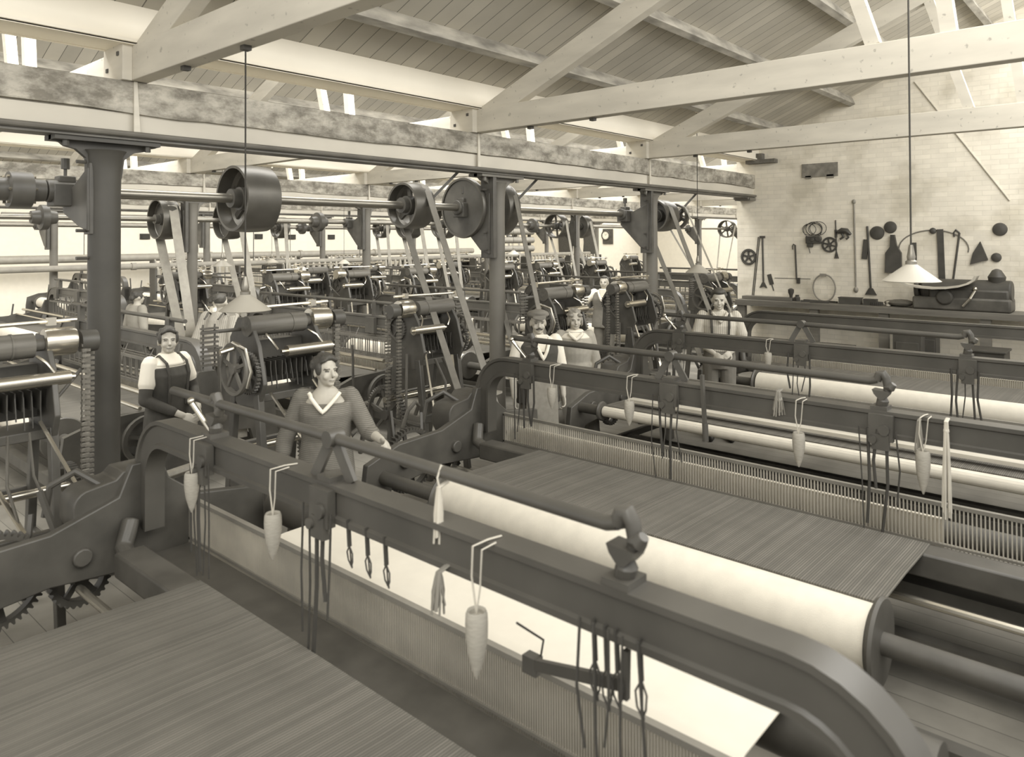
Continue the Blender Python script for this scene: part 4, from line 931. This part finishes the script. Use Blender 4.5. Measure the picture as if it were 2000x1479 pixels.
# distant people
def far_person(u, v, d, h, face, label, **sp):
    q = at(u, v, d=d); sp.setdefault('vox', .013); return person(V((q.x, q.y, 0)), face_cam(q, face), h, label, sp)
W = dict(clothes=[('top', 'shirt', WHITEC, .8, 1.46, .016, 1.3, .074, .06), ('shirtfront', 'shirt_front', WHITEC, .025), ('top', 'waistcoat', MIDC, .8, 1.41, .03, 0, .05, .05), ('vneck', 'shirt_collar', WHITEC, .18, .05, .02), ('trousers', 'trousers', MIDC)])
far_person(1180, 525, 13.2, 1.74, -12, 'man in a waistcoat with white shirt sleeves spread wide, far back below the clock', hair='short', l=((.36, -.1, 1.2), (.55, -.3, 1.06), .6), r=((-.36, -.1, 1.2), (-.55, -.28, 1.08), .6), **W)
far_person(268, 545, 11.6, 1.62, 120, 'distant woman in a grey blouse seen from behind, right of the thick left pillar', fem=True, hair='tied', clothes=[('top', 'blouse', mat('stone_grey_cotton', .36, .9), .8, 1.46, .02, 1.1, .075, .06), ('skirt', 'skirt', DARKC, .25, .28)])
far_person(402, 545, 12.2, 1.5, 95, 'distant stooping person in a white blouse, between the second line\'s first pillar and the lampshade', fem=True, hair='tied', lean=.35, l=((.2, -.3, 1.05), (.15, -.42, .95)), r=((-.2, -.3, 1.05), (-.15, -.42, .95)), clothes=[('top', 'blouse', WHITEC, .8, 1.46, .02, 1.2, .075, .06), ('skirt', 'skirt', MIDC, .25, .28)])
far_person(421, 566, 9.4, 1.72, 150, 'man in a striped shirt bending over a loom, left of the large grey lampshade', hair='short', lean=.25, clothes=[('top', 'striped_shirt', stripes('grey_striped_shirting', .34, .2, 'X', .022, .25, .9, var=.06, scale=20), .8, 1.46, .018, 1.6, .074, .06), ('trousers', 'trousers', DARKC), ('braces', 'brace', DARKC)])
far_person(546, 522, 14.8, 1.72, 70, 'distant man in a dark jacket with a white collar, between two far belts', hair='short', clothes=[('top', 'jacket', MIDC, .8, 1.46, .022, 1.7, .074, .06), ('vneck', 'shirt_collar', WHITEC, .12, .04, .02), ('trousers', 'trousers', DARKC)])
# ------------------------------------------------------------------ things hung on the looms
def hung_cone(u, v0, v1, x, zr, label, size=.22):
    """spun yarn cone hanging point down by a cord looped over a rail"""
    p = at(u, (v0+v1)/2, x=x); L = size; t = thing('hanging_cone', p, label, 'yarn cone', 'yarn cones hung from the loom rails')
    MB().lathe([(.008, L*.40), (.022, L*.41), (.024, L*.47), (.031, L*.5), (.036, L*.44), (.0375, L*.3), (.036, L*.1), (.028, -.15*L), (.016, -.36*L), (.004, -.5*L)], n=20).build('cone_body', CONE, t)
    top = V((0, 0, L*.45)); zz = zr-p.z
    MB().tube([top, top+V((-.004, .018, (zz-L*.45)*.55)), (-.005, .012, zz+.005), (.06, .006, zz+.008), (.12, .0, zz+.004)], .0035, 6).build('cord', PALE, t); MB().tube([top, (.0, -.016, zz*.6), (-.004, -.028, zz+.004), (.06, -.03, zz+.008)], .003, 6).build('cord', PALE, t)
RZT = 1.4
hung_cone(931, 1186, 1332, 1.72, RZT, 'yarn cone hanging nearest the viewer from the front rail, cord tied over the rail')
hung_cone(533, 1000, 1095, 1.72, RZT, 'yarn cone hanging from the front rail beside the cloth\'s left end', .2)
hung_cone(375, 918, 1005, 1.72, RZT, 'yarn cone hanging at the far left end of the front rail', .2)
hung_cone(1229, 782, 832, 4.54, RZT, 'yarn cone hanging from the second rail below the fair haired woman', .18)
hung_cone(1560, 842, 915, 4.54, RZT, 'yarn cone hanging from the second rail, middle of its length', .21)
hung_cone(1803, 880, 965, 4.54, RZT, 'yarn cone hanging from the second rail beside the white yarn hank', .24)
hung_cone(1078, 756, 800, 4.54, RZT, 'yarn cone hanging from the second rail in front of the capped man\'s apron', .17)
hung_cone(1500, 690, 722, 7.04, RZT, 'small yarn cone hanging from the third rail', .17)
def hank(u, v0, x, L, w, n, label, m=PALE, name='yarn_hank', zr=None):
    p = at(u, v0, x=x); rr = random.Random(int(u)); b = MB()
    for i in range(n):
        a = rr.uniform(-w, w); c = rr.uniform(-w*.6, w*.6); l = L*rr.uniform(.75, 1.0)
        b.tube([(a*.3+.04, c*.4, .01), (a*.3, c*.4, 0), (a*.5, c*.6, -l*.2), (a*.8, c, -l*.6), (a+rr.uniform(-.01, .01), c*1.2, -l)], .0042, 5)
    b.ball((0, 0, -.05), (w*.55, w*.55, .02))
    o = b.build(name, m); o.location = p; return tag(o, label, 'yarn hank', 'yarn hanks hung on the looms')
hank(858, 952, 1.80, .2, .022, 26, 'cream yarn tassel tied to the front tube above the big warp roll')
hank(858, 1118, 1.735, .14, .03, 14, 'dark fringe of thread ends below the front rail', mat('grey_thread', .25, .9))
hank(1848, 824, 4.56, .52, .028, 40, 'long white hank of yarn hanging over the second rail near the right edge')
hank(1520, 765, 4.57, .15, .045, 26, 'small netted bundle of grey thread on the second rail', mat('grey_thread', .25, .9))
hank(1795, 823, 4.57, .18, .025, 12, 'loop of grey tape hanging left of the long white hank', mat('grey_thread', .25, .9))
o = MB().tube([(0, 0, 0), (0, .01, (1.58-at(858, 952, x=1.80).z)*.5), (.02, .012, 1.59-at(858, 952, x=1.80).z), (.045, .01, 1.57-at(858, 952, x=1.80).z)], .004, 6).build('tassel_cord', PALE); o.location = at(858, 952, x=1.80); tag(o, 'pale cord from the front tube down to the cream tassel', 'cord')
for i, (u, v0, v1, x, nm) in enumerate(((680, 1045, 1110, 1.78, 'leftmost'), (716, 1062, 1130, 1.78, 'second'), (752, 1080, 1150, 1.78, 'third'), (1160, 1250, 1370, 1.78, 'fourth'), (1183, 1262, 1390, 1.78, 'fifth'), (1204, 1270, 1388, 1.78, 'sixth'), (1250, 1290, 1410, 1.78, 'rightmost'))):
    a = at(u, v0, x=x); b = at(u+8, v1, x=x); t = thing('harness_strap', a, 'dark harness strap with loose cords under the front rail, %s of seven' % nm, 'harness strap', 'harness straps under the front rail')
    d = b-a; MB().bar((0, 0, .06), d*.35, .016, .008).build('strap', CORD, t, smooth=0)
    for w_ in ((.022, .02, 1.0), (-.014, -.008, .9), (0, .003, .97)): MB().tube([d*.33, d*.55+V((0, w_[0], 0)), d*.8+V((0, w_[1], 0)), d*w_[2]], .0033, 5).build('cord', CORD, t)
a = at(1040, 1297, x=1.98); b = at(1222, 1338, x=1.80); t = thing('hanging_bar', a, 'dark wooden bar slung by a cord under the front rail', 'wooden bar')
MB().bar((0, 0, 0), b-a, .022, .035).box((0, 0, .0), (.04, .06, .06)).build('bar', mat('dark_wood', .09, .6), t, smooth=0)
c = at(1224, 1270, x=1.80)-a; MB().bar(b-a-V((0, 0, .04)), c, .018, .018).build('upright', mat('dark_wood', .09, .6), t, smooth=0)
MB().tube([(0.02, -.02, .02), (.0, -.05, .1), (-.15, -.06, .22)], .004, 6).build('cord', CORD, t)
o = MB().bar((0, 0, .02), (.0, -.02, -.34), .03, .02).cyl((0, -.02, -.3), (0, -.024, -.42), .02, n=10).build('weight_stick', mat('dark_wood', .09, .6)); o.location = at(1371, 738, x=4.55); tag(o, 'dark wooden stick hanging on the second rail', 'stick')
# ------------------------------------------------------------------ fitter's bench and the tool wall
XB = X_WALL-.6
t = thing('workbench', (X_WALL-.3, 3.6, 0), 'long worn workbench along the white tool wall', 'workbench')
MB().box((-.0, -.4, 1.25), (.6, 5.4, .06)).build('bench_top', BENCH, t, smooth=0, bevel=.006)
MB().box((-.29, -.4, 1.205), (.03, 5.4, .05)).build('apron_board', BENCH, t, smooth=0)
for i, y in enumerate((-3.0, -1.6, -.2, .9, 2.2)): MB().box((-.22, y, .61), (.1, .14, 1.22)).build('leg', BENCH, t, smooth=0)
MB().box((-.05, 1.3, .55), (.45, 1.9, .04)).build('lower_shelf', BENCH, t, smooth=0)
WX = X_WALL+.002
TG = 'loom tools hung on the white wall'
def wall_at(u, v, off=.02): return at(u, v, x=WX-off)
def wt(name, mb, p, label, m=TOOLM, cat='tool'):
    o = mb.build(name, m); o.location = p; return tag(o, label, cat, TG)
def seg(name, u0, v0, u1, v1, w, label, m=TOOLM, r=True, off=None, ends=None, cat='tool'):
    off = off or (w*.5 if r else w*.175); a = wall_at(u0, v0, off); b = wall_at(u1, v1, off); d = b-a; mb = MB()
    mb.cyl((0, 0, 0), d, w/2, n=10) if r else mb.bar((0, 0, 0), d, w, w*.35, up=(1, 0, 0))
    if ends: ends(mb, d)
    return wt(name, mb, a, label, m, cat)
mb = MB().wheel((0, 0, 0), (1, 0, 0), .155, .03, .045, 5, .035, teeth=30, sw=.035); wt('spare_gear', mb, wall_at(1462, 502), 'toothed gear wheel hung on the wall\'s left edge', cat='gear wheel')
seg('iron_rod', 1481, 463, 1467, 598, .016, 'thin rod leaning beside the toothed gear wheel'); seg('iron_rod', 1484, 463, 1470, 598, .016, 'second thin rod leaning right beside the first')
seg('spanner', 1489, 463, 1491, 556, .03, 'long straight tool with a spread foot, right of the leaning rods', ends=lambda m, d: m.prism([(-.02, .04), (.02, .04), (.07, -.06), (.03, -.05), (0, -.02), (-.03, -.05), (-.07, -.06)], d, (0, 1, 0), (0, 0, 1), (1, 0, 0), .03).box((0, 0, 0), (.03, .1, .04)))
def scr(m, d): m.bar(V((0, 0, 0)), d*.62, .075, .02, up=(1, 0, 0))
seg('scraper', 1502, 536, 1511, 568, .02, 'short dark scraper with a broad blade above the bench', ends=scr)
seg('strung_wire', 1513, 543, 1583, 545, .01, 'thin wire strung across the wall above the bench', cat='wire')
seg('hooked_bar', 1553, 479, 1556, 546, .028, 'upright bar with a hook at the top and a lug below, above the bench', ends=lambda m, d: m.tube([(0, 0, 0), (0, .03, .02), (0, .05, -.02), (0, .045, -.08)], .008, 6).box(d+V((0, -.03, -.02)), (.03, .06, .1)))
# coil of wire with a block
p = wall_at(1592, 462, .035); t = thing('wire_coil', p, 'tangled coil of wire hung with a dark iron block', 'wire coil', TG)
rr = random.Random(3); mb = MB()
for i in range(5):
    R = rr.uniform(.1, .17); c = (rr.uniform(-.02, .02), rr.uniform(-.06, .1), .13+rr.uniform(-.03, .02)); mb.tube([(c[0], c[1]+R*math.cos(2*PI*k/20), c[2]+R*.85*math.sin(2*PI*k/20)) for k in range(20)], .006, 5, closed=True)
mb.tube([(0, .1, -.05), (0, .12, -.16), (0, .09, -.3)], .007, 5); mb.build('wire', TOOLM, t)
MB().box((0, .03, -.06), (.07, .26, .13)).box((0, .09, -.14), (.05, .1, .1)).cyl((-.05, -.06, -.04), (.05, -.06, -.04), .05, n=14).cyl((-.05, .04, -.06), (.05, .04, -.06), .035, n=12).build('iron_block', TOOLM, t, bevel=.01)
mb = MB().wheel((0, 0, 0), (1, 0, 0), .135, .03, .03, 6, .035, sw=.025); wt('spoked_wheel', mb, wall_at(1620, 478), 'small spoked wheel hung under the wire coil', cat='spoked wheel')
seg('forked_rod', 1632, 430, 1634, 505, .02, 'forked rod hung right of the spoked wheel', ends=lambda m, d: m.bar(d*.8, d+V((0, .03, 0)), .012, .012).bar(d*.8, d+V((0, -.03, 0)), .012, .012).cyl(d*.25, d*.45, .022, n=10))
mb = MB().tube([(0, .12, .02), (0, .05, .05), (0, -.03, .04), (0, -.1, -.02)], [.03, .05, .05, .02], 8).tube([(0, .05, 0), (0, .02, -.06), (0, .08, -.1)], .02, 6).tube([(0, -.03, 0), (0, -.06, -.07), (0, -.02, -.1)], .018, 6); wt('grapple_hook', mb, wall_at(1650, 456, .045), 'dark claw shaped hook right of the forked rod')
seg('long_pole', 1668, 394, 1672, 566, .028, 'longest upright pole on the tool wall, with a knob on top', mat('ash_wood', .3, .6), ends=lambda m, d: m.ball((0, 0, 0), (.03, .035, .04)).ball(d, (.035, .04, .05)))
seg('leather_strap', 1692, 468, 1688, 506, .085, 'short broad strap hung right of the longest pole', r=False)
seg('rake_bar', 1694, 442, 1701, 570, .034, 'long upright bar with a flared foot in front of the short strap', ends=lambda m, d: m.prism([(-.03, .06), (.03, .06), (.09, -.05), (-.09, -.05)], d, (0, 1, 0), (0, 0, 1), (1, 0, 0), .03))
for u, v, r, nm in ((1713, 455, .115, 'left one of the pair of dark discs hung side by side'), (1739, 444, .1, 'right, higher one of the pair of dark discs'), (1953, 448, .1, 'lone dark disc high at the far right of the tool wall'), (1946, 503, .07, 'smallest dark disc low at the far right of the tool wall'), (1822, 451, .05, 'small dark pad beside the wire hoop')):
    mb = MB().lathe([(.01, -.015), (r*.9, -.012), (r, 0), (r*.9, .02), (r*.3, .035), (.01, .035)], (0, 0, 0), (-1, 0, 0), 28); wt('round_lid', mb, wall_at(u, v, .015), nm, cat='disc')
mb = MB().prism([(.03, .3), (-.03, .3), (-.06, .12), (-.13, 0), (-.13, -.33), (.12, -.33), (.11, .0), (.04, .1)], (0, 0, 0), (0, 1, 0), (0, 0, 1), (1, 0, 0), .07); wt('leather_bag', mb, wall_at(1744, 494, .036), 'dark leather bag hung by its neck left of the white lampshade', cat='bag')
seg('stiff_brush', 1784, 474, 1785, 508, .085, 'stiff upright brush right above the white lampshade', r=False)
c = wall_at(1822, 486, .01); pts = [(0, .5*math.cos(a), .3*math.sin(a)) for a in [PI*k/18 for k in range(-2, 20)]]; wt('wire_hoop', MB().tube(pts, .01, 6), c, 'large thin hoop bent in an arch above the white lampshade', mat('dull_wire', .2, .5))
seg('hanging_belt', 1836, 448, 1840, 545, .09, 'long dark strip of belting hung inside the wire hoop', r=False)
seg('crook_bar', 1874, 455, 1862, 545, .03, 'slanting bar with a hooked head under the hoop\'s right end', ends=lambda m, d: m.tube([(0, 0, 0), (0, .05, .05), (0, .08, .0), (0, .07, -.06)], .014, 6))
mb = MB().prism([(.0, .2), (-.1, -.08), (.14, -.16), (.1, .02)], (0, 0, 0), (0, 1, 0), (0, 0, 1), (1, 0, 0), .05); wt('tin_scoop', mb, wall_at(1915, 497, .026), 'wedge shaped dark scoop left of the smallest disc')
# bench clutter
def on_bench(u, name, mb, label, m=TOOLM, x=X_WALL-.3, dz=0):
    y = at(u, 580, x=x).y; o = mb.build(name, m); o.location = (x, y, 1.28+dz); return tag(o, label, 'bench item', 'things lying on the workbench')
on_bench(1545, 'oil_funnel', MB().lathe([(.05, 0), (.05, .03), (.025, .06), (.03, .1), (.05, .15), (.05, .2), (.02, .22)], n=16), 'knobbed dark oil can standing near the bench\'s left end')
on_bench(1557, 'small_jar', MB().lathe([(.045, 0), (.05, .06), (.03, .09), (.035, .11)], n=14), 'small squat jar right of the oil can')
c = at(1610, 580, x=X_WALL-.06); o = MB().tube([(0, .19*math.cos(2*PI*k/28), .235+.235*math.sin(2*PI*k/28)) for k in range(28)], .013, 8, closed=True).box((0, .02, .46), (.04, .1, .05)).build('cane_hoop', mat('cane', .28, .6)); o.location = (X_WALL-.06, c.y, 1.28); tag(o, 'cane hoop leaning on the wall at the back of the bench', 'hoop')
on_bench(1661, 'wooden_box', MB().box((0, 0, .05), (.16, .34, .1)).box((0, 0, .105), (.17, .36, .015)), 'dark shallow box on the bench, middle of its length', mat('dark_wood', .09, .6))
on_bench(1500, 'plank_offcut', MB().box((0, 0, .03), (.2, .9, .05)), 'flat plank lying at the bench\'s left end', BENCH)
for q, w_, nm in (((0, -.3, .1, .3), .03, 'longest'), ((.05, -.25, -.1, .28), .02, 'thinnest'), ((-.12, -.2, -.16, .1), .05, 'broadest')): on_bench(1600, 'iron_bar', MB().bar((q[0], q[1], .015), (q[2], q[3], .015), w_, .03), '%s of three loose bars lying in front of the cane hoop' % nm)
on_bench(1712, 'small_gear', MB().wheel((0, 0, .03), (0, 0, 1), .1, .05, .03, 5, .03, teeth=20), 'small gear lying right of the dark box'); on_bench(1700, 'casting_block', MB().box((0, 0, .05), (.12, .2, .1)), 'square casting lying between the dark box and the small gear')
on_bench(1735, 'white_mug', MB().lathe([(.035, 0), (.04, .08), (.036, .08), (.032, .01)], n=16), 'white mug on the bench', CERAM)
on_bench(1760, 'rag_heap', MB().ball((0, 0, .06), (.12, .2, .06)).ball((.05, .15, .05), (.1, .12, .05)), 'heap of dark rags toward the bench\'s right end', MIDC)
# grinding machine at the right end
y0 = at(1880, 580, x=X_WALL-.33).y
t = thing('grinding_machine', (X_WALL-.33, y0, 1.28), 'bulky dark grinding machine with a pale cover at the bench\'s right end', 'machine')
MB().box((0, 0, .1), (.46, 1.3, .2)).build('body', mat('machine_dark', .1, .6, var=.35, scale=4), t, bevel=.03)
MB().cyl((0, -.65, .3), (0, .55, .3), .17, n=24).box((0, -.1, .22), (.4, 1.05, .22)).cyl((-.1, .2, .2), (-.26, .2, .2), .12, n=20).build('headstock', TOOLM, t, bevel=.03)
MB().wheel((-.05, .6, .32), (0, 1, 0), .17, .06, .04, 5, .05).build('grinding_wheel', TOOLM, t); MB().lathe([(.02, 0), (.1, .0), (.12, .12), (.06, .22), (.02, .24)], (0, -.45, .4), (0, 0, 1), 18).build('wheel_guard', TOOLM, t)
MB().prism([(.6*math.cos(a), .12-.22*math.sin(a)) for a in [PI*k/10 for k in range(11)]]+[(.56*math.cos(a), .12-.19*math.sin(a)) for a in [PI*k/10 for k in range(10, -1, -1)]], (-.24, .35, .42), (0, 1, 0), (0, 0, 1), (1, 0, 0), .2).build('curved_cover', mat('pale_tin', .55, .5), t)
MB().tube([(-.2, -.2, .32), (-.3, -.15, .2), (-.28, -.05, .08)], .02, 8).ball((-.2, -.2, .34), .035).build('feed_handle', STEEL, t)
for i, (u, x, w, d, h, m, nm) in enumerate(((1778, 12.55, .4, .4, .95, mat('dark_wood', .09, .6), 'dark upright crate standing in front of the bench'), (1818, 12.7, .2, .25, 1.0, TOOLM, 'narrow dark cabinet right of the upright crate'), (1930, 12.3, .45, .5, .8, TOOLM, 'low dark bin near the right edge'))):
    y = at(u, 660, x=x).y; b = MB().box((0, 0, h/2), (d, w, h)).box((0, 0, h), (d+.04, w+.04, .03)); b.box((-d/2-.01, 0, h*.5), (.02, w*.8, h*.7))
    o = b.build('storage_crate', m, smooth=0, bevel=.008); o.location = (x, y, 0); tag(o, nm, 'crate')

# far end: coats on the wall, a rack of cloth rollers, a rod drawn for the brace's shadow
p = at(1152, 470, x=X_END-.12)
o = MB().prism([(-.1, .9), (.1, .9), (.42, .55), (.36, -.1), (.44, -1.0), (.1, -1.1), (-.05, -.6), (-.2, -1.1), (-.42, -.9), (-.34, .0), (-.4, .5)], (0, 0, 0), (0, 1, 0), (0, 0, 1), (1, 0, 0), .16).build('hung_coat', DARKC, bevel=.04); o.location = p; tag(o, 'dark ragged coat hung on the end wall left of the clock', 'coat')
p = at(1105, 480, x=X_END-.1)
o = MB().prism([(-.5, .6), (.5, .6), (.42, -.7), (.1, -.5), (-.1, -.75), (-.44, -.6)], (0, 0, 0), (0, 1, 0), (0, 0, 1), (1, 0, 0), .12).build('hung_sacking', DARKC, bevel=.03); o.location = p; tag(o, 'dark square sacking hung on the end wall behind a ring pulley', 'sacking')
t = thing('roller_rack', at(1008, 472, d=26), 'dark rack of horizontal cloth rollers right of the middle pillar', 'rack')
for z in (.35, .05, -.25): MB().cyl((-.8, 0, z), (.9, 0, z), .11, n=16).build('roller', mat('grey_roller', .25, .6), t)
b = MB()
for x in (-.8, .9): b.box((x, .15, -1.1), (.08, .1, 3.4))
b.box((.05, .15, .5), (1.8, .08, .06)); b.build('rack_frame', TOOLM, t, smooth=0)
a = wall_at(1786, 160, .012); b_ = wall_at(1972, 392, .012)
o = MB().cyl((0, 0, 0), b_-a, .012, n=8).build('brace_shadow_rod', mat('brace_shadow_grey', .5, .7)); o.location = a; tag(o, 'thin grey rod standing for a brace shadow, running diagonally across the brick wall', 'shadow rod')  # thin rod added in place of the diagonal brace's cast shadow
# ------------------------------------------------------------------ daylight
wd = bpy.data.worlds.new('daylight'); sc.world = wd; wd.use_nodes = True
bg = wd.node_tree.nodes['Background']; bg.inputs['Color'].default_value = (1, .985, .95, 1); bg.inputs['Strength'].default_value = WORLD
sc.view_settings.view_transform = 'Standard'; sc.view_settings.look = 'None'; sc.view_settings.gamma = 1; sc.view_settings.use_curve_mapping = False
sc.view_settings.exposure = EXPO
sc.cycles.use_denoising = True
sc.cycles.max_bounces = 6; sc.cycles.diffuse_bounces = 4; sc.cycles.glossy_bounces = 3; sc.cycles.transparent_max_bounces = 8
sc.cycles.sample_clamp_indirect = 6; sc.cycles.caustics_reflective = False; sc.cycles.caustics_refractive = False
